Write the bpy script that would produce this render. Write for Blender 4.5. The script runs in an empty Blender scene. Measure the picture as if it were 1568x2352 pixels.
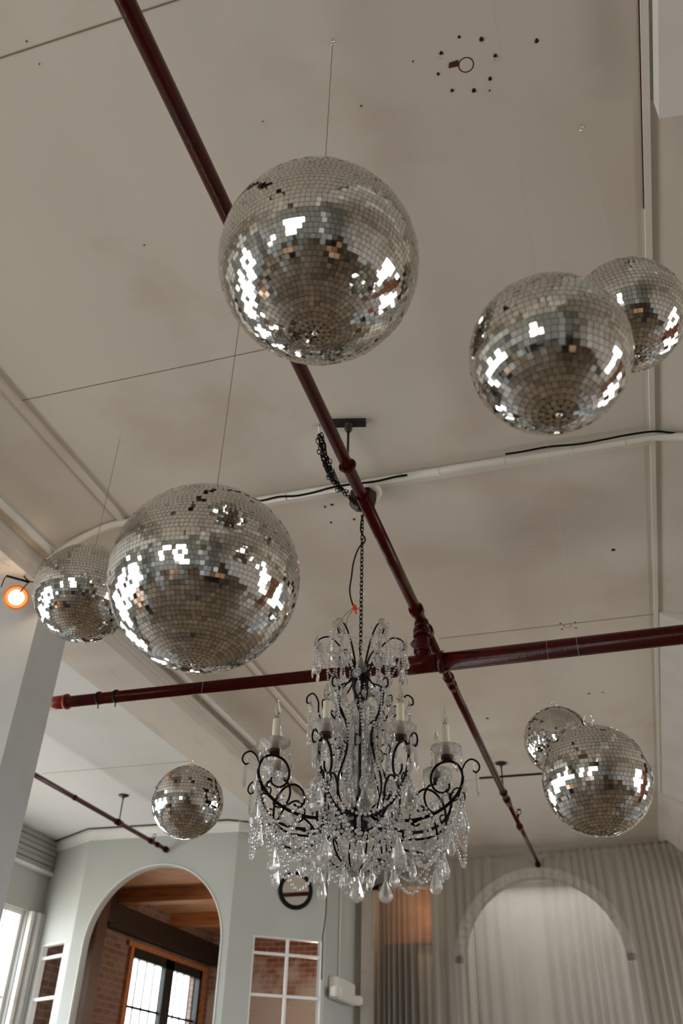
import bpy, bmesh, math, random
from mathutils import Vector, Matrix
random.seed(11)
PI = math.pi
C = bpy.context.scene.collection
SC = bpy.context.scene
S = 2.9          # camera-to-ceiling height in metres: one room unit
EYE = 1.5

# ------------------------------------------------------------------ camera
YAW, PITCH, ROLL, FPX = 0.314058, 0.615991, 0.0308308, 1985.58
_f = Vector((-math.sin(YAW)*math.cos(PITCH), math.cos(YAW)*math.cos(PITCH), math.sin(PITCH)))
_r = Vector((math.cos(YAW), math.sin(YAW), 0))
_u = _r.cross(_f)
RT = _r*math.cos(ROLL) + _u*math.sin(ROLL)
UP = -_r*math.sin(ROLL) + _u*math.cos(ROLL)
FW = _f
cd = bpy.data.cameras.new('camera'); cam = bpy.data.objects.new('camera', cd); C.objects.link(cam)
m = Matrix((RT, UP, -FW)).transposed().to_4x4(); m.translation = Vector((0, 0, EYE)); cam.matrix_world = m
cd.sensor_fit = 'HORIZONTAL'; cd.sensor_width = 24; cd.lens = FPX*24/1568
cd.clip_start = 0.05; cd.clip_end = 200
cd.dof.use_dof = True; cd.dof.focus_distance = 3.3; cd.dof.aperture_fstop = 3.2
SC.camera = cam

# ------------------------------------------------------------------ daylight
SKY = (0.80, 0.90, 1.0)
w = bpy.data.worlds.new('overcast'); SC.world = w; w.use_nodes = True
nt = w.node_tree; nt.nodes.clear()
wo = nt.nodes.new('ShaderNodeOutputWorld'); bg = nt.nodes.new('ShaderNodeBackground')
tc = nt.nodes.new('ShaderNodeTexCoord'); sx = nt.nodes.new('ShaderNodeSeparateXYZ'); cr = nt.nodes.new('ShaderNodeValToRGB')
mr = nt.nodes.new('ShaderNodeMapRange'); mr.inputs['From Min'].default_value = -0.6; mr.inputs['From Max'].default_value = 0.6
nt.links.new(tc.outputs['Generated'], sx.inputs[0]); nt.links.new(sx.outputs['Z'], mr.inputs['Value'])
nt.links.new(mr.outputs[0], cr.inputs[0]); nt.links.new(cr.outputs[0], bg.inputs[0]); nt.links.new(bg.outputs[0], wo.inputs[0])
e = cr.color_ramp.elements
e[0].position = 0.0; e[0].color = (0.42, 0.41, 0.38, 1)
e[1].position = 1.0; e[1].color = (*SKY, 1)
k = e.new(0.47); k.color = (0.60, 0.60, 0.58, 1)
k = e.new(0.53); k.color = (0.82, 0.88, 0.95, 1)
bg.inputs[1].default_value = 7.0

vs = SC.view_settings
vs.view_transform = 'Standard'; vs.look = 'None'; vs.gamma = 1.0; vs.use_curve_mapping = False
vs.exposure = 0.55
SC.cycles.max_bounces = 10; SC.cycles.diffuse_bounces = 5; SC.cycles.glossy_bounces = 5
SC.cycles.transmission_bounces = 8; SC.cycles.transparent_max_bounces = 12
SC.cycles.caustics_reflective = False; SC.cycles.caustics_refractive = False
SC.cycles.sample_clamp_indirect = 6.0
SC.cycles.blur_glossy = 0.4

def H(x, y, z): return Vector((x*S, y*S, z*S + EYE))
def ray(px, py): return FW*FPX + RT*(px-784) - UP*(py-1176)
def on_z(px, py, z): d = ray(px, py); d = d*(z/d.z); return H(*d)      # where a sight line meets a level plane
def on_y(px, py, y): d = ray(px, py); d = d*(y/d.y); return H(*d)
def on_x(px, py, x): d = ray(px, py); d = d*(x/d.x); return H(*d)

def portal(loc, rot, sx_, sy_, n):
    l = bpy.data.lights.new(n, 'AREA'); l.shape = 'RECTANGLE'; l.size = sx_; l.size_y = sy_; l.cycles.is_portal = True
    o = bpy.data.objects.new(n, l); C.objects.link(o); o.location = loc; o.rotation_euler = rot
    return o

# ------------------------------------------------------------------ materials
MATS = {}
def mat(name, col, rough=0.6, metal=0.0, spec=0.5, noise=None, bump=None, trans=0, ior=1.45, coat=0, emit=None, estr=0):
    mt = bpy.data.materials.new(name); mt.use_nodes = True; MATS[name] = mt
    t = mt.node_tree; b = t.nodes['Principled BSDF']
    b.inputs['Base Color'].default_value = (*col, 1); b.inputs['Roughness'].default_value = rough
    b.inputs['Metallic'].default_value = metal; b.inputs['IOR'].default_value = ior
    b.inputs['Specular IOR Level'].default_value = spec
    b.inputs['Transmission Weight'].default_value = trans; b.inputs['Coat Weight'].default_value = coat
    if emit: b.inputs['Emission Color'].default_value = (*emit, 1); b.inputs['Emission Strength'].default_value = estr
    tcn = t.nodes.new('ShaderNodeTexCoord')
    if noise:      # list of (scale, colour, lo, hi, detail, stretch)
        last = None
        for (sc_, c2, lo, hi, det, st) in noise:
            mp = t.nodes.new('ShaderNodeMapping'); mp.inputs['Scale'].default_value = st
            nz = t.nodes.new('ShaderNodeTexNoise'); nz.inputs['Scale'].default_value = sc_; nz.inputs['Detail'].default_value = det
            rp = t.nodes.new('ShaderNodeMapRange'); rp.inputs['From Min'].default_value = lo; rp.inputs['From Max'].default_value = hi
            mx = t.nodes.new('ShaderNodeMix'); mx.data_type = 'RGBA'
            t.links.new(tcn.outputs['Object'], mp.inputs[0]); t.links.new(mp.outputs[0], nz.inputs['Vector'])
            t.links.new(nz.outputs['Fac'], rp.inputs['Value']); t.links.new(rp.outputs[0], mx.inputs['Factor'])
            if last: t.links.new(last, mx.inputs['A'])
            else: mx.inputs['A'].default_value = (*col, 1)
            mx.inputs['B'].default_value = (*c2, 1); last = mx.outputs['Result']
        t.links.new(last, b.inputs['Base Color'])
    if bump:
        nz = t.nodes.new('ShaderNodeTexNoise'); nz.inputs['Scale'].default_value = bump[0]; nz.inputs['Detail'].default_value = 6
        bp = t.nodes.new('ShaderNodeBump'); bp.inputs['Strength'].default_value = bump[1]; bp.inputs['Distance'].default_value = 0.01
        t.links.new(tcn.outputs['Object'], nz.inputs['Vector']); t.links.new(nz.outputs['Fac'], bp.inputs['Height'])
        t.links.new(bp.outputs[0], b.inputs['Normal'])
    return mt
one = (1, 1, 1)
mat('ceiling_paint', (0.70, 0.655, 0.59), 0.75, spec=0.2, bump=(14, 0.12), noise=[(0.45, (0.55, 0.465, 0.375), 0.46, 0.76, 3, (1, 0.6, 1)),
    (1.6, (0.57, 0.485, 0.40), 0.52, 0.82, 5, one)])
mat('bay_paint', (0.66, 0.66, 0.65), 0.75, spec=0.2, bump=(14, 0.1), noise=[(0.8, (0.60, 0.59, 0.56), 0.5, 0.8, 3, one)])
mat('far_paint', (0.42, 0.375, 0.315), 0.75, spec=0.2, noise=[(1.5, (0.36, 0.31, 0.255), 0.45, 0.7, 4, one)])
mat('beam_paint', (0.60, 0.55, 0.49), 0.7, spec=0.25, bump=(10, 0.2), noise=[(2.0, (0.42, 0.36, 0.30), 0.55, 0.85, 6, (3, 0.5, 3)),
    (9, (0.36, 0.28, 0.22), 0.68, 0.8, 4, (1, 0.4, 1))])
mat('trim_paint', (0.74, 0.71, 0.65), 0.5, spec=0.4, bump=(20, 0.15), noise=[(8, (0.45, 0.32, 0.22), 0.66, 0.75, 5, (1, 2, 1))])
mat('wall_paint', (0.44, 0.452, 0.422), 0.7, spec=0.25, noise=[(1.2, (0.41, 0.413, 0.38), 0.4, 0.7, 3, one)])
mat('white_paint', (0.72, 0.71, 0.68), 0.45, noise=[(3, (0.66, 0.64, 0.6), 0.4, 0.7, 3, one)])
mat('column_paint', (0.46, 0.468, 0.462), 0.65, spec=0.3, bump=(12, 0.15), noise=[(5, (0.43, 0.43, 0.415), 0.5, 0.8, 4, one)])
mat('red_paint', (0.050, 0.0030, 0.0022), 0.19, spec=0.2, noise=[(7, (0.024, 0.002, 0.002), 0.45, 0.75, 5, one), (120, (0.30, 0.12, 0.08), 0.74, 0.78, 3, one)], bump=(60, 0.12))
mat('bright_red_paint', (0.22, 0.016, 0.008), 0.35)
mat('mirror_tile', (0.74, 0.725, 0.69), 0.03, metal=1, noise=[(6, (0.66, 0.64, 0.60), 0.45, 0.7, 2, one)])
mat('ball_core', (0.16, 0.145, 0.125), 0.7)
mat('chrome', (0.7, 0.69, 0.66), 0.15, metal=1)
mat('wire', (0.20, 0.13, 0.09), 0.5, metal=0.3)
mat('pale_wire', (0.56, 0.52, 0.47), 0.8, spec=0.1)
mat('black_cable', (0.006, 0.007, 0.006), 0.6, spec=0.12)
mat('dark_iron', (0.005, 0.003, 0.0025), 0.55, spec=0.12, noise=[(30, (0.022, 0.010, 0.006), 0.5, 0.8, 3, one)])
mat('bronze', (0.045, 0.018, 0.010), 0.4, metal=0.5, noise=[(20, (0.015, 0.01, 0.007), 0.45, 0.7, 3, one)])
mat('candle_sleeve', (0.66, 0.60, 0.46), 0.5)
def crystal_mat(name, ior, thru, brighten, rough=0.0):  # white diffuse share mixed in to brighten crystals that lack sparkle
    mt = bpy.data.materials.new(name); mt.use_nodes = True; MATS[name] = mt
    t = mt.node_tree; t.nodes.clear(); o = t.nodes.new('ShaderNodeOutputMaterial')
    g = t.nodes.new('ShaderNodeBsdfGlass'); g.inputs['IOR'].default_value = ior; g.inputs['Roughness'].default_value = rough; g.inputs[0].default_value = (.98, .975, .965, 1)
    tr = t.nodes.new('ShaderNodeBsdfTransparent'); tr.inputs[0].default_value = (.97, .965, .955, 1)
    d = t.nodes.new('ShaderNodeBsdfTranslucent'); d.inputs[0].default_value = (.95, .94, .92, 1); d2 = t.nodes.new('ShaderNodeBsdfDiffuse'); d2.inputs[0].default_value = (.95, .94, .92, 1)
    m0 = t.nodes.new('ShaderNodeMixShader'); m1 = t.nodes.new('ShaderNodeMixShader'); m2 = t.nodes.new('ShaderNodeMixShader')
    t.links.new(d.outputs[0], m0.inputs[1]); t.links.new(d2.outputs[0], m0.inputs[2])
    m1.inputs[0].default_value = thru; t.links.new(g.outputs[0], m1.inputs[1]); t.links.new(tr.outputs[0], m1.inputs[2])
    m2.inputs[0].default_value = brighten; t.links.new(m1.outputs[0], m2.inputs[1]); t.links.new(m0.outputs[0], m2.inputs[2]); t.links.new(m2.outputs[0], o.inputs[0])
crystal_mat('crystal', 1.6, 0.15, 0.16)
crystal_mat('bead', 1.6, 0.12, 0.42)
crystal_mat('dish_glass', 1.25, 0.45, 0.16)
mat('thin_glass', (0.95, 0.95, 0.93), 0.02, trans=1.0, ior=1.25)
mat('rust', (0.10, 0.022, 0.008), 0.9, noise=[(90, (0.03, 0.01, 0.006), 0.4, 0.7, 3, one)])
mat('dark_hole', (0.012, 0.008, 0.006), 0.9)
mat('seam', (0.25, 0.18, 0.13), 0.9)
mat('floor_wood', (0.175, 0.120, 0.072), 0.5, noise=[(1.2, (0.085, 0.055, 0.032), 0.4, 0.65, 4, (0.3, 3, 1)), (5, (0.26, 0.19, 0.12), 0.5, 0.75, 4, (0.3, 3, 1))])
mat('orange_wood', (0.50, 0.20, 0.075), 0.55, noise=[(3, (0.28, 0.09, 0.03), 0.4, 0.7, 4, (0.6, 6, 6))])
mat('pine_board', (0.62, 0.36, 0.20), 0.6, noise=[(3, (0.36, 0.17, 0.08), 0.45, 0.7, 4, (1, 8, 1))])
mat('dark_wood', (0.065, 0.022, 0.012), 0.5, noise=[(4, (0.12, 0.04, 0.02), 0.5, 0.8, 4, (8, 8, 0.6))])
mat('steel_brown', (0.016, 0.011, 0.008), 0.5)
mat('frame_green', (0.010, 0.016, 0.014), 0.4)
mat('blind', (0.33, 0.32, 0.295), 0.6)
mat('plastic', (0.66, 0.62, 0.56), 0.4)
mat('lens', (0.75, 0.75, 0.72), 0.15, spec=0.8)
mat('copper', (0.45, 0.12, 0.025), 0.4, metal=0.3, emit=(1.0, 0.22, 0.03), estr=0.16)  # warm emission stands in for the lamp's glow on its metal
mat('lamp_glow', (1, 0.9, 0.8), 0.5, emit=(1.0, 0.93, 0.86), estr=0.75)
mat('red_plastic', (0.75, 0.07, 0.02), 0.35)
mat('silver_mirror', (0.8, 0.78, 0.74), 0.02, metal=1)
mat('board_dark', (0.018, 0.016, 0.015), 0.6)

def brick(name, c1, c2, mortar, wash=None, washz=None):
    mt = bpy.data.materials.new(name); mt.use_nodes = True; MATS[name] = mt
    t = mt.node_tree; b = t.nodes['Principled BSDF']; b.inputs['Roughness'].default_value = 0.9
    tcn = t.nodes.new('ShaderNodeTexCoord'); mp = t.nodes.new('ShaderNodeMapping'); bk = t.nodes.new('ShaderNodeTexBrick')
    sep = t.nodes.new('ShaderNodeSeparateXYZ'); ad = t.nodes.new('ShaderNodeMath'); ad.operation = 'ADD'
    cb = t.nodes.new('ShaderNodeCombineXYZ')
    t.links.new(tcn.outputs['Object'], sep.inputs[0]); t.links.new(sep.outputs['X'], ad.inputs[0]); t.links.new(sep.outputs['Y'], ad.inputs[1])
    t.links.new(ad.outputs[0], cb.inputs['X']); t.links.new(sep.outputs['Z'], cb.inputs['Y'])
    t.links.new(cb.outputs[0], bk.inputs['Vector'])
    bk.inputs['Scale'].default_value = 1.0; bk.inputs['Brick Width'].default_value = 0.23; bk.inputs['Row Height'].default_value = 0.082
    bk.inputs['Mortar Size'].default_value = 0.009
    bk.inputs['Color1'].default_value = (*c1, 1); bk.inputs['Color2'].default_value = (*c2, 1); bk.inputs['Mortar'].default_value = (*mortar, 1)
    out = bk.outputs['Color']
    if wash:
        nz = t.nodes.new('ShaderNodeTexNoise'); nz.inputs['Scale'].default_value = 2.6; nz.inputs['Detail'].default_value = 7
        t.links.new(tcn.outputs['Object'], nz.inputs['Vector'])
        mr_ = t.nodes.new('ShaderNodeMapRange'); mr_.inputs['From Min'].default_value = washz[0]; mr_.inputs['From Max'].default_value = washz[1]
        mr_.inputs['To Min'].default_value = 0.30; mr_.inputs['To Max'].default_value = -0.22
        t.links.new(sep.outputs['Z'], mr_.inputs['Value'])
        a2 = t.nodes.new('ShaderNodeMath'); a2.operation = 'ADD'; t.links.new(nz.outputs['Fac'], a2.inputs[0]); t.links.new(mr_.outputs[0], a2.inputs[1])
        m2 = t.nodes.new('ShaderNodeMapRange'); m2.inputs['From Min'].default_value = 0.42; m2.inputs['From Max'].default_value = 0.62; m2.inputs['To Max'].default_value = 0.80
        t.links.new(a2.outputs[0], m2.inputs['Value'])
        mx = t.nodes.new('ShaderNodeMix'); mx.data_type = 'RGBA'; t.links.new(m2.outputs[0], mx.inputs['Factor'])
        t.links.new(out, mx.inputs['A']); mx.inputs['B'].default_value = (*wash, 1); out = mx.outputs['Result']
    t.links.new(out, b.inputs['Base Color'])
    return mt
brick('brick_dark', (0.16, 0.085, 0.062), (0.22, 0.145, 0.12), (0.24, 0.19, 0.165)  )
brick('brick_orange', (0.36, 0.13, 0.07), (0.28, 0.10, 0.06), (0.3, 0.22, 0.16))
brick('brick_washed', (0.26, 0.085, 0.055), (0.34, 0.15, 0.10), (0.36, 0.29, 0.24), wash=(0.62, 0.57, 0.53), washz=(2.6, 4.1))

def curtain_mat():
    mt = bpy.data.materials.new('sheer_fabric'); mt.use_nodes = True; MATS['sheer_fabric'] = mt
    t = mt.node_tree; t.nodes.clear()
    o = t.nodes.new('ShaderNodeOutputMaterial'); d = t.nodes.new('ShaderNodeBsdfDiffuse'); tl = t.nodes.new('ShaderNodeBsdfTranslucent')
    tr = t.nodes.new('ShaderNodeBsdfTransparent'); m1 = t.nodes.new('ShaderNodeMixShader'); m2 = t.nodes.new('ShaderNodeMixShader')
    d.inputs[0].default_value = (0.50, 0.465, 0.415, 1); tl.inputs[0].default_value = (0.60, 0.565, 0.51, 1)
    tcn = t.nodes.new('ShaderNodeTexCoord'); nz = t.nodes.new('ShaderNodeTexNoise'); nz.inputs['Scale'].default_value = 400
    t.links.new(tcn.outputs['Object'], nz.inputs['Vector'])
    mr_ = t.nodes.new('ShaderNodeMapRange'); mr_.inputs['To Min'].default_value = 0.46; mr_.inputs['To Max'].default_value = 0.64
    t.links.new(nz.outputs['Fac'], mr_.inputs['Value'])
    m1.inputs[0].default_value = 0.45
    t.links.new(d.outputs[0], m1.inputs[1]); t.links.new(tl.outputs[0], m1.inputs[2])
    t.links.new(mr_.outputs[0], m2.inputs[0]); t.links.new(tr.outputs[0], m2.inputs[1]); t.links.new(m1.outputs[0], m2.inputs[2])
    t.links.new(m2.outputs[0], o.inputs[0])
curtain_mat()

# ------------------------------------------------------------------ mesh helpers
def box(bm, a, b):
    x0, y0, z0 = a; x1, y1, z1 = b
    v = [bm.verts.new(p) for p in ((x0,y0,z0),(x1,y0,z0),(x1,y1,z0),(x0,y1,z0),(x0,y0,z1),(x1,y0,z1),(x1,y1,z1),(x0,y1,z1))]
    for f in ((3,2,1,0),(4,5,6,7),(0,1,5,4),(1,2,6,5),(2,3,7,6),(3,0,4,7)): bm.faces.new([v[i] for i in f])
def hbox(bm, a, b): box(bm, H(*a), H(*b))
def obox(bm, c, ax, ay, az):                     # oriented box: centre and three half vectors
    v = [bm.verts.new(c + ax*i + ay*j + az*k) for i, j, k in ((-1,-1,-1),(1,-1,-1),(1,1,-1),(-1,1,-1),(-1,-1,1),(1,-1,1),(1,1,1),(-1,1,1))]
    for f in ((3,2,1,0),(4,5,6,7),(0,1,5,4),(1,2,6,5),(2,3,7,6),(3,0,4,7)): bm.faces.new([v[i] for i in f])
def smooth_path(pts, n=6):
    pts = [Vector(p) for p in pts]
    if len(pts) < 3: return pts
    q = [pts[0]*2 - pts[1]] + pts + [pts[-1]*2 - pts[-2]]; out = []
    for i in range(1, len(q)-2):
        for k in range(n):
            t = k/n; a, b, c, d = q[i-1], q[i], q[i+1], q[i+2]
            out.append(0.5*((2*b) + (c-a)*t + (2*a-5*b+4*c-d)*t*t + (3*b-a-3*c+d)*t**3))
    out.append(pts[-1]); return out
def tube(bm, pts, r, seg=8, smooth=True, n=6, cap=True):
    P = smooth_path(pts, n) if smooth else [Vector(p) for p in pts]
    rs = r if callable(r) else (lambda t: r)
    rings = []; prev = None
    for i, p in enumerate(P):
        d = (P[min(i+1, len(P)-1)] - P[max(i-1, 0)]).normalized()
        if prev is None:
            a = d.cross(Vector((0, 0, 1)));
            if a.length < 1e-3: a = d.cross(Vector((1, 0, 0)))
            a.normalize()
        else:
            a = prev - d*prev.dot(d)
            if a.length < 1e-5: a = d.orthogonal()
            a.normalize()
        prev = a; b = d.cross(a); rr = rs(i/(len(P)-1))
        rings.append([bm.verts.new(p + (a*math.cos(2*PI*k/seg) + b*math.sin(2*PI*k/seg))*rr) for k in range(seg)])
    for A, B in zip(rings, rings[1:]):
        for k in range(seg):
            f = bm.faces.new((A[k], A[(k+1) % seg], B[(k+1) % seg], B[k])); f.smooth = True
    if cap: bm.faces.new(rings[0][::-1]); bm.faces.new(rings[-1])
def lathe(bm, prof, seg=24, M=Matrix(), smooth=True, wave=None):
    rings = []
    for (r, z) in prof:
        rings.append([bm.verts.new(M @ Vector((max(r, 1e-5)*(wave(k/seg, r) if wave else 1)*math.cos(2*PI*k/seg), max(r, 1e-5)*(wave(k/seg, r) if wave else 1)*math.sin(2*PI*k/seg), z))) for k in range(seg)])
    for A, B in zip(rings, rings[1:]):
        for k in range(seg):
            f = bm.faces.new((A[k], A[(k+1) % seg], B[(k+1) % seg], B[k])); f.smooth = smooth
    if prof[0][0] > 1e-4: bm.faces.new(rings[0][::-1])
    if prof[-1][0] > 1e-4: bm.faces.new(rings[-1])
def torus(bm, R, r, M=Matrix(), seg=20, sub=8, sy=1.0):
    rings = []
    for i in range(seg):
        a = 2*PI*i/seg
        rings.append([bm.verts.new(M @ Vector(((R+r*math.cos(2*PI*k/sub))*math.cos(a), (R+r*math.cos(2*PI*k/sub))*math.sin(a)*sy, r*math.sin(2*PI*k/sub)))) for k in range(sub)])
    for i in range(seg):
        A, B = rings[i], rings[(i+1) % seg]
        for k in range(sub):
            f = bm.faces.new((A[k], B[k], B[(k+1) % sub], A[(k+1) % sub])); f.smooth = True
def frame_to(p, d):                              # matrix whose z axis is d, placed at p
    d = Vector(d).normalized(); a = d.orthogonal().normalized()
    if abs(d.z) < 0.9: a = Vector((0, 0, 1)).cross(d).normalized()
    b = d.cross(a); M = Matrix((a, b, d)).transposed().to_4x4(); M.translation = p; return M

ORG = {}
def obj(name, bm, m_, parent=None, org=None):
    me = bpy.data.meshes.new(name)
    if not isinstance(bm, bmesh.types.BMesh): raise TypeError
    if parent is not None: org_ = ORG[parent.name]
    elif org is not None: org_ = Vector(org)
    else:
        lo = Vector([min(v.co[i] for v in bm.verts) for i in range(3)]); hi = Vector([max(v.co[i] for v in bm.verts) for i in range(3)])
        org_ = (lo+hi)/2; org_.z = lo.z
    bmesh.ops.translate(bm, verts=bm.verts, vec=-org_)
    bmesh.ops.recalc_face_normals(bm, faces=bm.faces)
    bm.to_mesh(me); bm.free()
    me.materials.append(MATS[m_]); o = bpy.data.objects.new(name, me); C.objects.link(o)
    if parent is not None: o.parent = parent
    else: o.location = org_
    ORG[o.name] = org_
    return o
def thing(name, label, cat, loc, group=None):
    o = bpy.data.objects.new(name, None); C.objects.link(o); o.location = loc; ORG[o.name] = Vector(loc)
    o.empty_display_size = 0.05
    o['label'] = label; o['category'] = cat
    if group: o['group'] = group
    return o
def tag(o, label, cat, group=None, kind=None):
    o['label'] = label; o['category'] = cat
    if group: o['group'] = group
    if kind: o['kind'] = kind
    return o
def struct(o, label=None):
    o['kind'] = 'structure'
    if label: o['label'] = label
    return o
NB = bmesh.new

def wall_panel(bm, P0, P1, z0, z1, holes, th):
    """upright wall between two plan points (room units), rectangular holes as (u0,u1,za,zb), u in room units along the wall"""
    P0 = Vector((P0[0], P0[1])); P1 = Vector((P1[0], P1[1])); L = (P1-P0).length; d = (P1-P0)/L; n = Vector((-d.y, d.x))*th
    us = sorted({0, L} | {h[0] for h in holes} | {h[1] for h in holes}); zs = sorted({z0, z1} | {h[2] for h in holes} | {h[3] for h in holes})
    for a, b in zip(us, us[1:]):
        for c, e_ in zip(zs, zs[1:]):
            um, zm = (a+b)/2, (c+e_)/2
            if any(h[0] < um < h[1] and h[2] < zm < h[3] for h in holes): continue
            A = P0+d*a; B = P0+d*b
            v = [bm.verts.new(H(q.x, q.y, z)) for z in (c, e_) for q in (A, B, B+n, A+n)]
            for f in ((3,2,1,0),(4,5,6,7),(0,1,5,4),(1,2,6,5),(2,3,7,6),(3,0,4,7)): bm.faces.new([v[i] for i in f])
def arch_panel(bm, P0, P1, z0, z1, uc, r, zs, th, N=40):
    P0 = Vector((P0[0], P0[1])); P1 = Vector((P1[0], P1[1])); L = (P1-P0).length; d = (P1-P0)/L; n = Vector((-d.y, d.x))*th
    us = [0] + [uc - r*math.cos(PI*i/N) for i in range(N+1)] + [L]
    top = lambda u: z0 if abs(u-uc) >= r-1e-9 else zs + math.sqrt(max(0, r*r-(u-uc)**2))
    for i, (a, b) in enumerate(zip(us, us[1:])):
        inside = uc-r-1e-6 <= a and b <= uc+r+1e-6
        za = (zs + math.sqrt(max(0, r*r-(a-uc)**2))) if inside else z0
        zb = (zs + math.sqrt(max(0, r*r-(b-uc)**2))) if inside else z0
        A = P0+d*a; B = P0+d*b
        v = [bm.verts.new(H(q.x, q.y, z)) for q, z in ((A, za), (B, zb), (B+n, zb), (A+n, za), (A, z1), (B, z1), (B+n, z1), (A+n, z1))]
        for f in ((3,2,1,0),(4,5,6,7),(0,1,5,4),(1,2,6,5),(2,3,7,6),(3,0,4,7)): bm.faces.new([v[j] for j in f])

FZ = -EYE/S          # floor level in room units
XL, XR, YB, YF = -2.43, 1.75, -1.75, 3.97

# ------------------------------------------------------------------ floor, ceiling, beams
bm = NB(); hbox(bm, (XL-.1, YB-.1, FZ-.05), (XR+.1, 5.4, FZ)); struct(obj('floor', bm, 'floor_wood'), 'dark brown wooden floor reflected in the mirror balls')
bm = NB()
prof = [(-1.10, 1.0), (-1.10, .95), (-1.045, .958), (-.875, 1.0), (.163, 1.0), (.33, .955), (.40, .95), (.40, 1.0), (XR+.05, 1.0), (XR+.05, 1.06), (-1.10, 1.06)]
def extrude(bm, prof, y0, y1):
    A = [bm.verts.new(H(x, y0, z)) for x, z in prof]; B = [bm.verts.new(H(x, y1, z)) for x, z in prof]
    n = len(prof)
    for i in range(n): bm.faces.new((A[i], A[(i+1) % n], B[(i+1) % n], B[i]))
    bm.faces.new(A[::-1]); bm.faces.new(B)
extrude(bm, prof, YB, 4.25)
ceiling = struct(obj('ceiling', bm, 'ceiling_paint'), 'stained off-white plaster ceiling')
bm = NB(); hbox(bm, (XL-.05, YB, 1.0), (-1.10, 5.5, 1.06)); o = obj('bay_panel', bm, 'bay_paint', ceiling); o['label'] = 'paler ceiling of the window bay'
# seams between the ceiling boards
for (x0, x1, y, wd) in ((-.87, .155, .369, .0016), (-.87, -.30, .885, .0011), (-.36, .155, 1.932, .0022), (-1.95, -1.25, 2.62, .002), (-.5, .155, 3.02, .0016)):
    bm = NB(); hbox(bm, (x0, y-wd/2, .9994), (x1, y+wd/2, 1.0001)); obj('panel_seam', bm, 'seam', ceiling)
# old fixing holes and the rust ring
for (px, py, r) in ((1054, 85, 3.6), (1105, 90, 5), (1232, 94, 4.6), (1013, 122, 4.4), (1137, 128, 4.4), (1006, 170, 3.6), (948, 141, 2.2), (1038, 208, 4), (1088, 208, 5),
                    (1125, 181, 4.2), (1124, 208, 2.3), (829, 243, 2.3), (603, 279, 1.8), (331, 563, 1.6), (746, 1164, 3), (762, 1159, 4.5), (760, 1200, 3), (813, 1193, 3.2),
                    (1408, 1263, 5), (1119, 1650, 4), (1352, 1593, 3.5), (1287, 1432, 3), (1320, 1430, 3), (1290, 1445, 3), (1322, 1442, 3), (1384, 1590, 3), (90, 147, 2), (61, 95, 2)):
    p = on_z(px, py, 1); rr = r*(p-Vector((0, 0, EYE))).dot(FW)/FPX
    bm = NB(); lathe(bm, [(rr*.2, -.004), (rr*.75, -.0022), (rr, 0)], 10, Matrix.Translation(p) @ Matrix.Diagonal((1, random.uniform(.8, 1.3), 1, 1)), wave=lambda t, r_: 1+.12*math.sin(2*PI*t*3)); obj('screw_hole', bm, 'rust' if r < 3 else 'dark_hole', ceiling)
for (px, py, r) in ((1139, 135, 9), (1010, 124, 8), (1108, 92, 7)):
    p = on_z(px, py, 1)
    bm = NB()
    for k in range(12):
        a = random.uniform(0, 2*PI); q = p + Vector((math.cos(a), math.sin(a), 0))*random.uniform(.002, r*.002); s_ = random.uniform(.0007, .0017)
        lathe(bm, [(s_*.4, -.0006), (s_, .0002)], 6, Matrix.Translation(q))
    obj('rust_speckle', bm, 'rust', ceiling)
p = on_z(1070, 149, 1)
bm = NB(); torus(bm, .0245, .0020, Matrix.Translation(p) @ Matrix.Diagonal((1, 1, .4, 1)), 36, 6)
q0, q1, q2, q3 = on_z(1052, 138, .9995), on_z(1031, 145, .9995), on_z(1030, 157, .9995), on_z(1053, 152, .9995)
v = [bm.verts.new(x) for x in (q0, q1, q2, q3)]; v2 = [bm.verts.new(x.co+Vector((0, 0, .002))) for x in v]
bm.faces.new(v); bm.faces.new(v2[::-1])
for i in range(4): bm.faces.new((v[i], v2[i], v2[(i+1) % 4], v[(i+1) % 4]))
o = obj('rust_ring', bm, 'rust', ceiling); o['label'] = 'rust brown ring mark with a peeled patch'
p = on_z(1303, 1437, 1)
bm = NB(); torus(bm, .026, .003, Matrix.Translation(p) @ Matrix.Diagonal((1, 1, .5, 1)), 24, 6); obj('old_fixing_mark', bm, 'seam', ceiling)

bm = NB(); hbox(bm, (-1.222, YB, .895), (-1.07, 4.2, 1.03)); b1 = struct(obj('trim_1', bm, 'beam_paint'), 'stained plaster beam above the square column')
bm = NB(); hbox(bm, (.345, YB, .895), (.50, 4.2, 1.03)); struct(obj('trim_2', bm, 'beam_paint'), 'plaster beam along the right side')
# faint ledges on the left beam face
for z, t_ in ((.935, .0035), (.921, .002)):
    bm = NB(); hbox(bm, (-1.07, YB, z), (-1.0685, 4.1, z+t_)); obj('ledge', bm, 'beam_paint', b1)
# square column with its flat cap
bm = NB(); hbox(bm, (-1.222, 1.311, FZ), (-1.0695, 1.415, .895)); struct(obj('trim_3', bm, 'column_paint'), 'square painted column under the beam on the left')
for yy in (-.9,):
    bm = NB(); hbox(bm, (-1.222, yy, FZ), (-1.07, yy+.104, .895)); struct(obj('trim_4', bm, 'column_paint'))
for yy in (-.9, 1.311):
    bm = NB(); hbox(bm, (.345, yy, FZ), (.50, yy+.104, .895)); struct(obj('trim_5', bm, 'column_paint'))
# batten along the right edge of the ceiling
bm = NB(); hbox(bm, (.1545, YB, .9935), (.163, 3.95, 1.001)); bt = struct(obj('trim_6', bm, 'trim_paint'), 'thin painted batten along the right edge of the ceiling')
bm = NB(); hbox(bm, (.1532, YB, .9975), (.1545, .78, 1.001)); obj('crack', bm, 'rust', bt)
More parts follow.
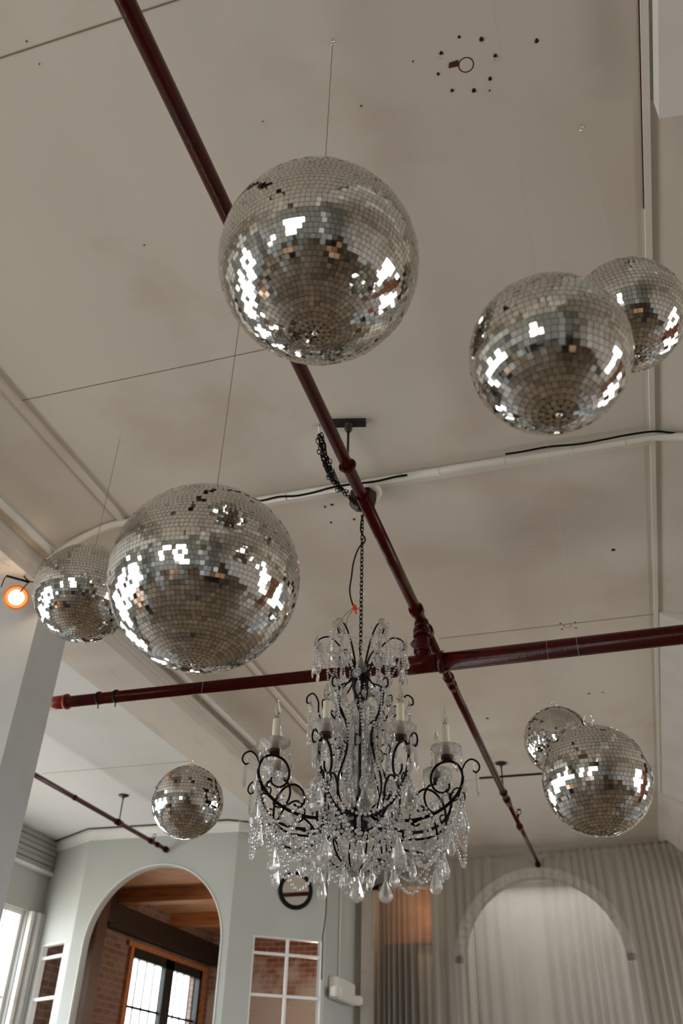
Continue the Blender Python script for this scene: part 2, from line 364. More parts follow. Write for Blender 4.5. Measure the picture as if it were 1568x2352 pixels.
# boxed plaster pieces on the sloping strip to the right
def wedge(y0, y1, pr, nm, mt, lb):
    bm = NB(); extrude(bm, pr, y0, y1); return struct(obj(nm, bm, mt), lb)
wedge(YB, .630, [(.167, .960), (.345, .925), (.345, 1.0), (.167, 1.0)], 'trim_7', 'white_paint', 'white boxed panel beside the batten in the upper right corner')
wedge(1.92, 3.28, [(.164, .995), (.345, .885), (.345, 1.0), (.164, 1.0)], 'trim_8', 'white_paint', 'pale sloping haunch right of the batten')
wedge(3.28, 3.97, [(.152, .985), (.345, .80), (.345, 1.0), (.152, 1.0)], 'trim_9', 'beam_paint', 'curved haunch at the far right corner')

# ------------------------------------------------------------------ outer walls with windows
TH = .07
def sash(n, P0, P1, z0, z1, cols, rows, mt='white_paint', fw=.018, mw=.009, inset=.03, pane=True, lab=None):
    P0 = Vector((P0[0], P0[1])); P1 = Vector((P1[0], P1[1])); d = (P1-P0); L = d.length; d /= L; nn = Vector((-d.y, d.x)); off = nn*inset
    D3, N3, Z3 = Vector((d.x, d.y, 0))*S, Vector((nn.x, nn.y, 0))*S, Vector((0, 0, S))
    def bar(bm, u0, u1, za, zb, t_): c = P0+d*((u0+u1)/2)+off; obox(bm, H(c.x, c.y, (za+zb)/2), D3*((u1-u0)/2), N3*t_, Z3*((zb-za)/2))
    bm = NB()
    bar(bm, 0, L, z0, z0+fw, .012); bar(bm, 0, L, z1-fw, z1, .012); bar(bm, 0, fw, z0, z1, .0119); bar(bm, L-fw, L, z0, z1, .0119)
    for i in range(1, cols): u = L*i/cols; bar(bm, u-mw/2, u+mw/2, z0, z1, .007)
    for z in rows: bar(bm, 0, L, z-mw/2, z+mw/2, .0065)
    fr = obj(n, bm, mt); struct(fr, lab)
    return fr
def dayglass(): pass
bm = NB()
left_wins = [(-.82, -.12), (-.02, .68), (.78, 1.48), (1.80, 2.50), (2.66, 3.38)]
holes = [(y0-YB, y1-YB, -.25, .70) for y0, y1 in left_wins]
wall_panel(bm, (XL, YB), (XL, 3.49), FZ, 1.0, holes, TH); struct(obj('wall_left', bm, 'wall_paint'), 'grey painted window wall')
wn = 1
for y0, y1 in left_wins:
    sash('window_%d' % wn, (XL, y0), (XL, y1), -.25, .70, 3 if wn < 5 else 6, (.05, .38), lab='tall window in the left wall'); wn += 1
    portal(H(XL-.05, (y0+y1)/2, .225), (0, -PI/2, 0), .95*S, (y1-y0)*S, 'daylight_portal')
# rear wall (behind the camera)
bm = NB(); rear = [(-1.9, -1.3), (-.80, -.15)]
holes = [(x0-XL, x1-XL, -.2, .66) for x0, x1 in rear]
wall_panel(bm, (XL, YB), (XR, YB), FZ, 1.0, holes, -TH); struct(obj('wall_rear', bm, 'wall_paint'))
for x0, x1 in rear:
    sash('window_%d' % wn, (x0, YB), (x1, YB), -.2, .66, 3, (.05, .36), inset=-.03); wn += 1
    portal(H((x0+x1)/2, YB-.05, .23), (PI/2, 0, 0), (x1-x0)*S, .86*S, 'daylight_portal')
# right wall: brick, one door opening, unseen windows enlarged to brighten the far ceiling
bm = NB(); rw = [(.70, 1.25), (1.92, 2.70), (2.90, 3.70)]
holes = [(y0-YB, y1-YB, -.30, .72) for y0, y1 in rw]
wall_panel(bm, (XR, YB), (XR, YF), FZ, 1.0, holes, -TH); struct(obj('wall_right', bm, 'ceiling_paint'))
bm = NB(); hbox(bm, (XR-.03, 1.35, FZ), (XR, 1.86, .72)); struct(obj('trim_21', bm, 'brick_orange'), 'exposed brick pier on the right wall')
for y0, y1 in rw:
    sash('window_%d' % wn, (XR, y0), (XR, y1), -.30, .72, 3, (.05, .4), inset=-.03); wn += 1
    portal(H(XR+.05, (y0+y1)/2, .21), (0, PI/2, 0), 1.02*S, (y1-y0)*S, 'daylight_portal')
bm = NB(); hbox(bm, (XR-.012, 2.72, FZ), (XR-.001, 2.88, .3)); struct(obj('door_1', bm, 'dark_wood'))

# ------------------------------------------------------------------ the angled bay with the arch
C0, C1, C2 = (-2.431, 3.482), (-2.158, 3.325), (-1.477, 3.325)
C3 = (-1.166, 3.552); dR = (Vector(C3)-Vector(C2)).normalized()
def u_on_bay(px, py):            # distance along the right bay wall, and height, where a sight line meets it
    d = ray(px, py); n = Vector((dR.y, -dR.x)); t = n.dot(Vector(C2))/n.dot(Vector((d.x, d.y))); p = d*t
    return (Vector((p.x, p.y))-Vector(C2)).dot(dR), p.z
C4 = (C3[0], 3.97)
L1 = math.dist(C0, C1)
dL = (Vector(C1)-Vector(C0)).normalized()
bm = NB(); wall_panel(bm, C0, C1, FZ, 1.0, [(.055, .262, -.1, .582)], .03); struct(obj('wall_bay_left', bm, 'wall_paint'), 'grey angled wall with a small window left of the arch')
bm = NB(); arch_panel(bm, C1, C2, FZ, 1.0, C1[0]*-1-1.805, .294, .548, .035); struct(obj('wall_bay_front', bm, 'wall_paint'), 'grey wall with a tall round arch')
wu0, wu1 = u_on_bay(579, 2200)[0], u_on_bay(739, 2200)[0]
bm = NB(); wall_panel(bm, C2, C3, FZ, 1.0, [(wu0, wu1, -.1, .582)], .03); struct(obj('wall_bay_right', bm, 'wall_paint'), 'grey angled wall carrying the round mirror')
bm = NB(); wall_panel(bm, C3, C4, FZ, 1.0, [], .03); struct(obj('wall_bay_return', bm, 'wall_paint'), 'grey return wall with the emergency light')
# bay window grids
q0 = Vector(C2)+dR*wu0; q1 = Vector(C2)+dR*wu1
sash('window_%d' % wn, q0, q1, -.1, .582, 2, (.525, .385, .2), fw=.004, mw=.010, inset=.010, lab='interior window grid below the round mirror'); wn += 1
q0 = Vector(C0)+dL*.055; q1 = Vector(C0)+dL*.262
bm = NB()
sash('window_%d' % wn, q0, q1, -.1, .582, 1, (.528, .379, .2), fw=.010, mw=.011, inset=.016, lab='small interior window in the angled wall left of the arch'); wn += 1
# cornice that follows the bay
def offs(P, n, t_): return (P[0]+n[0]*t_, P[1]+n[1]*t_)
def cornice(bm, pts, t_, z0, z1):
    ins = [Vector(p) for p in pts]; N = []
    for i in range(len(ins)):
        ds = []
        if i: d = (ins[i]-ins[i-1]).normalized(); ds.append(Vector((d.y, -d.x)))
        if i < len(ins)-1: d = (ins[i+1]-ins[i]).normalized(); ds.append(Vector((d.y, -d.x)))
        n = sum(ds, Vector((0, 0))).normalized(); n /= n.dot(ds[0]); N.append(n)
    prof_ = [(0, z0), (t_*.35, z0), (t_*.5, z0+(z1-z0)*.35), (t_, z1-(z1-z0)*.2), (t_, z1), (0, z1)]
    rows = [[bm.verts.new(H(p.x+n.x*a, p.y+n.y*a, z)) for a, z in prof_] for p, n in zip(ins, N)]
    for A, B in zip(rows, rows[1:]):
        for k in range(len(prof_)): bm.faces.new((A[k], A[(k+1) % len(prof_)], B[(k+1) % len(prof_)], B[k]))
    bm.faces.new(rows[0]); bm.faces.new(rows[-1][::-1])
bm = NB(); cornice(bm, [C0, C1, C2, C3, C4], .014, .958, 1.0); struct(obj('trim_10', bm, 'white_paint'), 'white cornice above the arch wall')
bm = NB()
tube(bm, [H(x, y-.017, .996) for x, y in ((-2.425, 3.464), (-2.155, 3.306), (-1.85, 3.309), (-1.512, 3.305), (-1.38, 3.39), (-1.2, 3.50))], .008, 6, False)
tag(obj('black_cable', bm, 'black_cable'), 'black cable running along the top of the white cornice', 'cable')
# arch casing edge
bm = NB()
pts = [H(-1.805-.299, 3.3235, FZ)] + [H(-1.805-.299*math.cos(PI*i/32), 3.3235, .548+.299*math.sin(PI*i/32)) for i in range(33)] + [H(-1.805+.299, 3.3235, FZ)]
tube(bm, pts, .006, 6, False); struct(obj('trim_11', bm, 'white_paint'), 'thin bead around the arch')
# far wall with the curtained arch and a doorway
xw0 = C3[0]
bm = NB()
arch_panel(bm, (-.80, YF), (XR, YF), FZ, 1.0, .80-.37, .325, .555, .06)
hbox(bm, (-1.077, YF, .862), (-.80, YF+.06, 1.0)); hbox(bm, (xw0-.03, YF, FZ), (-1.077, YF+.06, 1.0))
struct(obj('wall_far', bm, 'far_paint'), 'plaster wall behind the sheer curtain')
bm = NB()
pts = [H(-.37-.343, YF-.008, FZ)] + [H(-.37-.343*math.cos(PI*i/32), YF-.008, .555+.343*math.sin(PI*i/32)) for i in range(33)] + [H(-.37+.343, YF-.008, FZ)]
for a, b in zip(pts, pts[1:]):
    c = (a+b)/2; d = (b-a)
    if d.length > 0: obox(bm, c, d/2*1.05, d.normalized().cross(Vector((0, 1, 0)))*.05, Vector((0, .022, 0)))
struct(obj('trim_12', bm, 'white_paint'), 'pale arched window surround seen through the curtain')
bm = NB()
hbox(bm, (-.80, 4.45, FZ), (.10, 4.50, .96)); hbox(bm, (-.84, YF+.06, FZ), (-.80, 4.50, .96)); hbox(bm, (.10, YF+.06, FZ), (.14, 4.50, .96)); hbox(bm, (-.84, YF+.06, .96), (.14, 4.50, 1.0))
struct(obj('wall_alcove', bm, 'white_paint'), 'white alcove behind the curtained arch')
l = bpy.data.lights.new('alcove_fill_light', 'AREA'); l.shape = 'RECTANGLE'; l.size = 2.2; l.size_y = .9; l.energy = 10; l.color = (1, .97, .93)  # unseen area light added to brighten the arch behind the curtain
o = bpy.data.objects.new('alcove_fill_light', l); C.objects.link(o); o.location = H(-.35, 4.25, .945)
# door trim at the left end of the curtain
bm = NB(); hbox(bm, (xw0+.032, YF-.02, FZ), (-1.077, YF-.001, .93)); struct(obj('door_2', bm, 'beam_paint'), 'painted jamb beside the curtain')
bm = NB(); hbox(bm, (-1.115, 4.20, .672), (-.845, 4.22, .9)); tag(obj('wood_panel', bm, 'orange_wood'), 'orange wooden panel glimpsed in the doorway at the left end of the curtain', 'panel')
bm = NB(); hbox(bm, (-1.115, 4.20, FZ), (-.95, 4.22, .672)); tag(obj('dark_board', bm, 'board_dark'), 'black board under the orange panel in the doorway', 'board')
bm = NB(); hbox(bm, (-1.13, YF+.06, FZ), (-1.12, 4.3, 1.0)); hbox(bm, (-.70, YF+.06, FZ), (-.69, 4.3, 1.0)); hbox(bm, (-1.13, 4.24, FZ), (-.69, 4.26, 1.0))
hbox(bm, (-1.13, YF+.06, .97), (-.69, 4.3, 1.0)); struct(obj('wall_passage', bm, 'ceiling_paint'))
l = bpy.data.lights.new('passage_fill_light', 'POINT'); l.energy = 2.2; l.color = (1, .72, .45); l.shadow_soft_size = .06  # unseen warm light added to brighten the doorway panel
o = bpy.data.objects.new('passage_fill_light', l); C.objects.link(o); o.location = H(-.90, 4.09, .78)

# ------------------------------------------------------------------ brick room beyond the arch
YI = 5.25
bm = NB(); i0, i1 = 4.29, 5.12
wall_panel(bm, (XL-.0, 3.49), (XL, YI+.1), FZ, 1.0, [(i0-3.49, i1-3.49, -.2, .705)], TH); struct(obj('wall_brick_left', bm, 'brick_dark'), 'dark brick wall with the barred window inside the arch')
bm = NB(); hbox(bm, (XL-.05, YI, FZ), (-1.1, YI+.05, 1.0)); struct(obj('wall_brick_far', bm, 'brick_washed'), 'whitewashed brick wall behind the interior window')
bm = NB(); hbox(bm, (-1.13, 3.99, FZ), (-1.10, YI, 1.0)); struct(obj('wall_brick_right', bm, 'dark_wood'))
bm = NB(); hbox(bm, (XL, 3.5, .925), (-1.13, YI, .935)); struct(obj('ceiling_boards', bm, 'pine_board'), 'pine board ceiling inside the arch')
bm = NB(); hbox(bm, (XL, 4.06, .862), (-1.13, 4.14, .925)); struct(obj('trim_13', bm, 'orange_wood'), 'orange timber joist crossing inside the arch')
bm = NB(); hbox(bm, (XL, 4.66, .862), (-1.13, 4.73, .925)); struct(obj('trim_14', bm, 'orange_wood'), 'second timber joist inside the arch')
bm = NB(); hbox(bm, (XL, 3.95, .742), (XL+.055, YI, .845)); struct(obj('trim_15', bm, 'steel_brown'), 'dark lintel above the barred window')
bm = NB(); hbox(bm, (XL, 3.80, .752), (XL+.07, 3.95, .90)); struct(obj('trim_16', bm, 'steel_brown'))
bm = NB(); hbox(bm, (-2.30, 3.62, FZ), (-2.235, 3.70, .80)); struct(obj('trim_17', bm, 'dark_wood'), 'dark timber post just inside the arch on the left')
bm = NB(); hbox(bm, (-1.33, 4.6, FZ), (-1.24, 4.7, .86)); struct(obj('trim_18', bm, 'dark_wood'), 'dark post seen through the interior window')
# barred window
def winbar(bm, y0, y1, z0, z1, x0=-.015, x1=.012): hbox(bm, (XL+x0, y0, z0), (XL+x1, y1, z1))
bm = NB(); winbar(bm, i0-.06, i1+.06, .700, .722, 0, .018); winbar(bm, i0-.03, i0, -.2, .70, 0, .018); winbar(bm, i1, i1+.05, -.2, .70, 0, .018)
wb = obj('window_%d' % wn, bm, 'orange_wood'); struct(wb, 'barred window with a wooden surround in the brick room'); wn += 1
bm = NB(); winbar(bm, i0, i1, .655, .70); winbar(bm, 4.66, 4.76, -.2, .70); winbar(bm, i0, i0+.02, -.2, .70); winbar(bm, i1-.03, i1, -.2, .70); winbar(bm, i0, i1, -.2, -.16)
obj('window_frame', bm, 'frame_green', wb)
bm = NB()
for a, b in ((i0+.02, 4.66), (4.76, i1-.03)):
    for k in (1, 2, 3): y = a+(b-a)*k/4; hbox(bm, (XL-.012, y-.004, -.2), (XL-.006, y+.004, .66))
    hbox(bm, (XL-.012, a, .44), (XL-.005, b, .452)); hbox(bm, (XL-.012, a, .12), (XL-.005, b, .132))
obj('bars', bm, 'frame_green', wb)
bm = NB(); hbox(bm, (XL-.04, i0, -.2), (XL-.038, i1, .70)); obj('pane', bm, 'thin_glass', wb)
portal(H(XL-.05, (i0+i1)/2, .25), (0, -PI/2, 0), .9*S, (i1-i0)*S, 'daylight_portal')
l = bpy.data.lights.new('brick_room_fill_light', 'POINT'); l.energy = 60; l.color = (1, .80, .60); l.shadow_soft_size = .15  # unseen warm light added to lift the bricks and pine ceiling
o = bpy.data.objects.new('brick_room_fill_light', l); C.objects.link(o); o.location = H(-1.45, 4.4, .45)
# rolled blind box on the left wall
bl = thing('roller_shutter', 'grey slatted shutter box high on the window wall beside the arch', 'shutter', H(XL+.02, 3.0, .865))
bm = NB()
for i in range(6): z = .868+i*.022; hbox(bm, (XL+.001, 1.6, z), (XL+.020+.003*(i % 2), 3.465, z+.019))
obj('slats', bm, 'blind', bl)
bm = NB(); hbox(bm, (XL+.001, 1.6, .853), (XL+.03, 3.465, .866)); obj('bottom_rail', bm, 'white_paint', bl)
bm = NB(); hbox(bm, (XL+.001, 1.6, .8665), (XL+.012, 3.465, .8685)); obj('gap', bm, 'dark_hole', bl)
# window reveals beside the bay
for y in (3.385, 3.42, 3.452):
    bm = NB(); hbox(bm, (XL+.001, y, -.3), (XL+.02+.01*(y > 3.41), y+.022, .70)); struct(obj('trim_19', bm, 'white_paint'), 'white moulded window casing beside the bay')

# ------------------------------------------------------------------ the sheer curtain
def curtain():
    P0 = Vector((-1.052, 3.935)); P1 = Vector((.36, 3.79))
    NU, NV = 900, 26
    bm = NB(); rnd = random.Random(5)
    ph = [(rnd.uniform(18, 60), rnd.uniform(0, 6.28), rnd.uniform(.3, 1)) for _ in range(7)]
    # cumulative fold phase: folds uneven in width
    acc = 0; phase = []
    for i in range(NU+1):
        u = i/NU; k = 1+.45*math.sin(9*u+1)+.35*math.sin(23*u+.5)+.2*math.sin(51*u); acc += max(.25, k)*2*PI*33/NU; phase.append(acc)
    d = (P1-P0).normalized(); n = Vector((d.y, -d.x)); L = (P1-P0).length
    rows = []
    for j in range(NV+1):
        v = j/NV; row = []
        for i in range(NU+1):
            u = i/NU
            ztop = .951 + .012*u
            if u < .13: ztop -= .095*((.13-u)/.13)**1.6
            z = ztop + (FZ+.06-ztop)*v**1.1
            amp = .006 + .011*min(1, v*3)
            fa = math.sin(phase[i]+.5*math.sin(2.1*v+6*u)) + .35*math.sin(2.3*phase[i]+1+v)
            if v < .02: amp = .0035
            s_ = u*L*(1+.10*v*max(0, u-.55)) 
            p = P0+d*s_+n*(fa*amp)
            if j in (0,): z += .0015*math.sin(phase[i]*2)
            row.append(bm.verts.new(H(p.x, p.y, z)))
        rows.append(row)
    for A, B in zip(rows, rows[1:]):
        for i in range(NU):
            f = bm.faces.new((A[i], A[i+1], B[i+1], B[i])); f.smooth = True
    t = thing('sheer_curtain', 'wide gathered sheer off-white curtain hung in front of the arched window', 'curtain', H(-.35, 3.86, FZ))
    obj('curtain_panel', bm, 'sheer_fabric', t)
    bm = NB(); rows = []
    for zz, am in ((0.0, .004), (-.028, .005)):
        rows.append([bm.verts.new(H(*(P0+d*(i/NU*L)+n*(.003+math.sin(phase[i])*am)), (.951+.012*i/NU - (.095*((.13-i/NU)/.13)**1.6 if i/NU < .13 else 0))+zz)) for i in range(NU+1)])
    for i in range(NU): f = bm.faces.new((rows[0][i], rows[0][i+1], rows[1][i+1], rows[1][i])); f.smooth = True
    obj('header', bm, 'sheer_fabric', t)
    bm = NB(); tube(bm, [H(P0.x-.03, P0.y+.005, .858), H(P0.x+.02, P0.y+.005, .872), H(P0.x+.19, P0.y-.01, .947), H(P1.x, P1.y+.004, .958)], .012, 8, False)
    obj('curtain_rod', bm, 'dark_iron', t)
    bm = NB(); hbox(bm, (-1.095, 3.93, .850), (-1.045, 3.96, .862)); obj('rod_bracket', bm, 'dark_iron', t)
curtain()

# ------------------------------------------------------------------ round mirror, conduit, emergency light
c2 = Vector(C2)+dR*u_on_bay(678, 2047)[0]; nR = Vector((dR.y, -dR.x))
M = frame_to(H(c2.x+nR.x*.004, c2.y+nR.y*.004, .757), (nR.x, nR.y, -.033))
mi = thing('round_mirror', 'round wall mirror in a black ring frame above the interior window', 'mirror', M.translation)
bm = NB(); torus(bm, .182, .026, M, 48, 10); obj('frame', bm, 'black_cable', mi)
bm = NB(); lathe(bm, [(.172, -.004), (.172, .004), (.001, .004)], 48, M, smooth=False); obj('glass', bm, 'silver_mirror', mi)
bm = NB(); x_ = C3[0]+.006
tube(bm, [H(x_, 3.72, 1.0), H(x_, 3.72, .47)], .009, 8, False)
tag(obj('conduit', bm, 'white_paint'), 'thin vertical conduit rising from the emergency light', 'conduit')
em = thing('emergency_light', 'white emergency light box with two lamp heads beside the bay', 'emergency light', H(x_, 3.72, .40))
bm = NB(); hbox(bm, (x_-.004, 3.60, .392), (x_+.035, 3.84, .468)); bmesh.ops.bevel(bm, geom=bm.edges[:], offset=.012, segments=2, affect='EDGES'); obj('housing', bm, 'plastic', em)
for yy, dd in ((3.575, -1), (3.875, 1)):
    bm = NB(); obox(bm, H(x_+.035, yy, .412), Vector((.045, .02*dd, 0)), Vector((-.02*dd, .055, 0)), Vector((0, 0, .05))); bmesh.ops.bevel(bm, geom=bm.edges[:], offset=.012, segments=2, affect='EDGES')
    hd = obj('lamp_head', bm, 'plastic', em)
    bm = NB(); obox(bm, H(x_+.052, yy, .412), Vector((.004, 0, 0)), Vector((0, .04, 0)), Vector((0, 0, .038))); obj('lens', bm, 'lens', hd)
bm = NB()
tube(bm, [on_y(752, 1990, 3.5), on_y(750, 2040, 3.5), on_y(748, 2100, 3.5), on_y(741, 2150, 3.5), on_y(741, 2158, 3.5), on_y(738, 2250, 3.5)], .0065, 6)
tag(obj('wall_cable', bm, 'black_cable'), 'slack dark cable hanging down the corner right of the round mirror', 'cable')

# ------------------------------------------------------------------ ceiling conduit, cables
cy_ = 1.252
cn = thing('ceiling_conduit', 'painted conduit crossing the ceiling behind the red pipe', 'conduit', H(-.35, cy_, .99))
bm = NB(); tube(bm, [H(-.875, cy_, .990), H(.155, cy_, .990), H(.21, cy_, .977), H(.33, cy_, .945)], .022, 12, False); obj('pipe_run', bm, 'trim_paint', cn)
bm = NB(); tube(bm, [H(-.86, cy_, .990), H(-.90, cy_-.004, .985), H(-.95, cy_-.002, .972), H(-1.0, cy_+.004, .955), H(-1.04, cy_+.01, .93)], .022, 10); obj('bend', bm, 'trim_paint', cn)
bm = NB(); hbox(bm, (-.875, cy_+.018, .9955), (.1545, cy_+.030, 1.0)); obj('backing_strip', bm, 'trim_paint', cn)
bm = NB(); hbox(bm, (-.875, cy_+.030, .9985), (.1545, cy_+.0325, 1.0)); obj('shadow_line', bm, 'seam', cn)  # dark strip standing in for the shadow line along the backing strip
for x in (-.62, -.52, -.22, -.10, .02, .11):
    bm = NB(); torus(bm, .0225, .0025, frame_to(H(x, cy_, .990), (1, 0, 0)), 16, 6)
    box(bm, H(x, cy_+.006, .9975)-Vector((.006, 0, 0)), H(x, cy_+.03, .9995)+Vector((.006, 0, 0))); obj('strap', bm, 'trim_paint', cn)
bm = NB()
tube(bm, [on_z(x, y, .9815) for x, y in ((560, 1152), (600, 1150), (640, 1141), (680, 1139), (720, 1131), (760, 1120), (800, 1113), (860, 1106), (905, 1096), (935, 1091))], .0062, 6)
tag(obj('slack_cable', bm, 'black_cable'), 'wavy black cable hanging under the ceiling conduit left of the chandelier mount', 'cable')
bm = NB()
tube(bm, [on_z(x, y, .985) for x, y in ((1160, 1043), (1200, 1037), (1260, 1026), (1330, 1020), (1390, 1009), (1440, 999), (1500, 991), (1540, 994), (1600, 1000))], .0052, 6)
tag(obj('slack_cable', bm, 'black_cable'), 'black cable following the ceiling conduit towards the batten at right', 'cable')
lc = thing('corner_conduit', 'white conduit running along the top of the left beam', 'conduit', H(-1.03, 1.5, .955))
bm = NB(); tube(bm, [H(-1.038, YB, .952), H(-1.038, 3.7, .952)], .023, 12, False); obj('pipe_run', bm, 'white_paint', lc)
for y in (2.42, 2.86):
    bm = NB(); tube(bm, [H(-1.038, y-.02, .952), H(-1.038, y+.02, .952)], .034, 12, False); obj('coupling', bm, 'beam_paint', lc)
bm = NB(); lathe(bm, [(.001, -.03), (.05, -.03), (.055, 0), (.055, .02)], 16, Matrix.Translation(H(-1.0, 3.05, .945))); obj('junction_box', bm, 'beam_paint', lc)
bm = NB(); tube(bm, [H(-.99, 3.02, .955), H(-.93, 2.95, .975), H(-.90, 2.80, .99)], .012, 8); obj('branch', bm, 'beam_paint', lc)
bm = NB(); hbox(bm, (-.882, YB, .992), (-.870, 3.9, 1.0)); struct(obj('trim_20', bm, 'ceiling_paint'), 'plaster ridge where the ceiling starts to slope')
bm = NB(); tube(bm, [H(-.44, 3.0, .997), H(.02, 3.0, .997)], .009, 6, False); tag(obj('far_cable', bm, 'black_cable'), 'dark cable fixed across the ceiling near the curtain', 'cable')
bm = NB(); p = on_z(208, 1234, .985); obox(bm, p, Vector((.012, .03, 0)), Vector((.006, -.003, 0)), Vector((0, 0, .006))); tag(obj('cable_clip', bm, 'black_cable'), 'small black clip stuck to the ceiling above the leftmost mirror ball', 'clip')

# ------------------------------------------------------------------ red sprinkler pipes
def ring(bm, p, d, r, w_): tube(bm, [Vector(p)-Vector(d)*w_/2, Vector(p)+Vector(d)*w_/2], r, 16, False)
BX, BZ = -.3445, .9015
Yv, Xv = Vector((0, 1, 0)), Vector((1, 0, 0))
br = thing('branch_pipe', 'long red sprinkler pipe running away under the ceiling', 'pipe', H(BX, 1.65, BZ))
bm = NB(); tube(bm, [H(BX, YB+.03, BZ), H(BX, 1.17, BZ)], .0295, 24, False); obj('pipe_length', bm, 'red_paint', br)
bm = NB(); tube(bm, [H(BX, 1.17, BZ), H(BX, 1.66, BZ)], .034, 24, False); obj('pipe_length', bm, 'red_paint', br)
bm = NB(); tube(bm, [H(BX, 1.66, BZ), H(BX, 3.0, BZ)], .030, 20, False); obj('pipe_length', bm, 'red_paint', br)
bm = NB(); tube(bm, [H(BX, 3.0, BZ), H(BX, 3.86, BZ+.01)], .022, 16, False); obj('pipe_length', bm, 'red_paint', br)
for y, r, w_ in ((1.60, .046, .05), (1.70, .046, .05), (1.955, .040, .05), (2.0, .036, .08), (2.95, .036, .09), (3.28, .034, .09), (3.85, .034, .05)):
    bm = NB(); ring(bm, H(BX, y, BZ), Yv, r, w_); bmesh.ops.bevel(bm, geom=[e_ for e_ in bm.edges if len(e_.link_faces) == 2 and e_.calc_face_angle(0) > 1], offset=.006, segments=2, affect='EDGES'); obj('coupling', bm, 'red_paint', br)
bm = NB(); p = H(BX, 3.20, BZ)   # sprinkler head
tube(bm, [p, p+Vector((.02, 0, .06))], .012, 10, False); torus(bm, .022, .004, frame_to(p+Vector((.03, 0, .085)), (0, 1, 0)), 14, 6); lathe(bm, [(.001, .0), (.022, 0), (.022, .004), (.001, .004)], 12, Matrix.Translation(p+Vector((.03, 0, .11)))); obj('sprinkler_head', bm, 'dark_iron', br)
# main
MZ = .800; MY = 1.65
mp_ = thing('main_pipe', 'thick red sprinkler main crossing the room behind the chandelier', 'pipe', H(-.3, MY, MZ))
bm = NB(); tube(bm, [H(-2.35, MY, MZ), H(BX-.015, MY, MZ-.002)], .039, 24, False); obj('pipe_length', bm, 'red_paint', mp_)
bm = NB(); tube(bm, [H(BX-.01, MY, MZ-.002), H(XR-.02, MY, MZ+.016)], .056, 28, False); obj('pipe_length', bm, 'red_paint', mp_)
bm = NB()
tube(bm, [H(BX-.062, MY, MZ-.002), H(BX+.045, MY, MZ-.001)], .058, 24, False)
for x, r in ((-.066, .066), (.040, .070)): ring(bm, H(BX+x, MY, MZ-.001), Xv, r, .035)
for x, r in ((-.084, .050),): ring(bm, H(BX+x, MY, MZ-.001), Xv, r, .06)
tube(bm, [H(BX, MY, MZ), H(BX, MY, BZ)], .043, 20, False)
ring(bm, H(BX, MY, MZ+.030), Vector((0, 0, 1)), .056, .03); ring(bm, H(BX, MY, BZ-.030), Vector((0, 0, 1)), .056, .045); ring(bm, H(BX, MY, BZ-.012), Vector((0, 0, 1)), .048, .04)
obj('tee_fitting', bm, 'red_paint', mp_)
bm = NB(); tube(bm, [H(BX-.02, MY+.012, MZ+.05), H(BX+.005, MY+.03, BZ-.01)], .030, 14, False); obj('brace_nipple', bm, 'red_paint', mp_)
bm = NB(); ring(bm, H(-1.232, MY, MZ), Xv, .046, .14); ring(bm, H(-1.205, MY, MZ), Xv, .053, .02); o = obj('end_fitting', bm, 'bright_red_paint', mp_); o['label'] = 'brighter red fitting'
for x in (-1.118, -1.073):
    bm = NB(); ring(bm, H(x, MY, MZ), Xv, .044, .02); tube(bm, [H(x, MY, MZ-.013), H(x+.002, MY, MZ-.026)], .004, 6, False); obj('strap_clamp', bm, 'black_cable', mp_)
bm = NB(); tube(bm, [H(x, MY+.03, MZ+.0215) for x in (-1.10, -1.0)], .008, 6, False); obj('cable_tie', bm, 'black_cable', mp_)
# pipe in the window bay
SX, SZ = -1.78, .897
sp = thing('bay_pipe', 'thin red sprinkler pipe in the window bay ending at the arch wall', 'pipe', H(SX, 2.9, SZ))
bm = NB(); tube(bm, [H(SX, 1.0, SZ), H(SX, 3.29, SZ)], .024, 16, False); obj('pipe_length', bm, 'red_paint', sp)
for y, r, w_ in ((2.91, .034, .10), (3.17, .032, .06), (3.225, .030, .05), (3.30, .036, .05), (2.60, .028, .03)):
    bm = NB(); ring(bm, H(SX, y, SZ), Yv, r, w_); obj('coupling', bm, 'red_paint', sp)
p = H(SX, 3.19, SZ); bm = NB(); tube(bm, [p, p+Vector((0, 0, .05))], .010, 8, False); torus(bm, .02, .004, frame_to(p+Vector((0, 0, .075)), (0, 1, 0)), 14, 6); obj('sprinkler_head', bm, 'dark_iron', sp)
# hangers
def hanger(x, y, zp, r, lb, plate=.055, big=False):
    t = thing('pipe_hanger', lb, 'hanger', H(x, y, zp), 'pipe hangers under the ceiling')
    bm = NB(); tube(bm, [H(x, y, zp+.012), H(x, y, .995)], .0065, 8, False); obj('rod', bm, 'steel_brown' if big else 'dark_iron', t)
    bm = NB()
    if big:
        c = H(x, y, .996); a = Vector((.085, .02, 0)); obox(bm, c, a, Vector((-.005, .022, 0)), Vector((0, 0, .010)))
        lathe(bm, [(.010, -.06), (.02, -.045), (.02, -.01), (.03, 0)], 12, Matrix.Translation(c))
    else:
        lathe(bm, [(.008, -.05), (.012, -.03), (.045, -.012), (plate, -.010), (plate, 0)], 14, Matrix.Translation(H(x, y, 1.0)))
    obj('ceiling_flange', bm, 'steel_brown', t)
    bm = NB(); tube(bm, [H(x, y-.004, zp), H(x, y+.004, zp)], r, 20, False); torus(bm, r, .006, frame_to(H(x, y, zp), (0, 1, 0)), 24, 8); obj('clevis_ring', bm, 'red_paint', t)
hanger(BX, 1.085, BZ, .0385, 'pipe hanger with a forked plate over the long red pipe', big=True)
hanger(BX, 2.87, BZ, .033, 'small pipe hanger over the red pipe right of the chandelier')
hanger(SX, 2.91, SZ, .030, 'thin pipe hanger on the bay pipe near the arch')

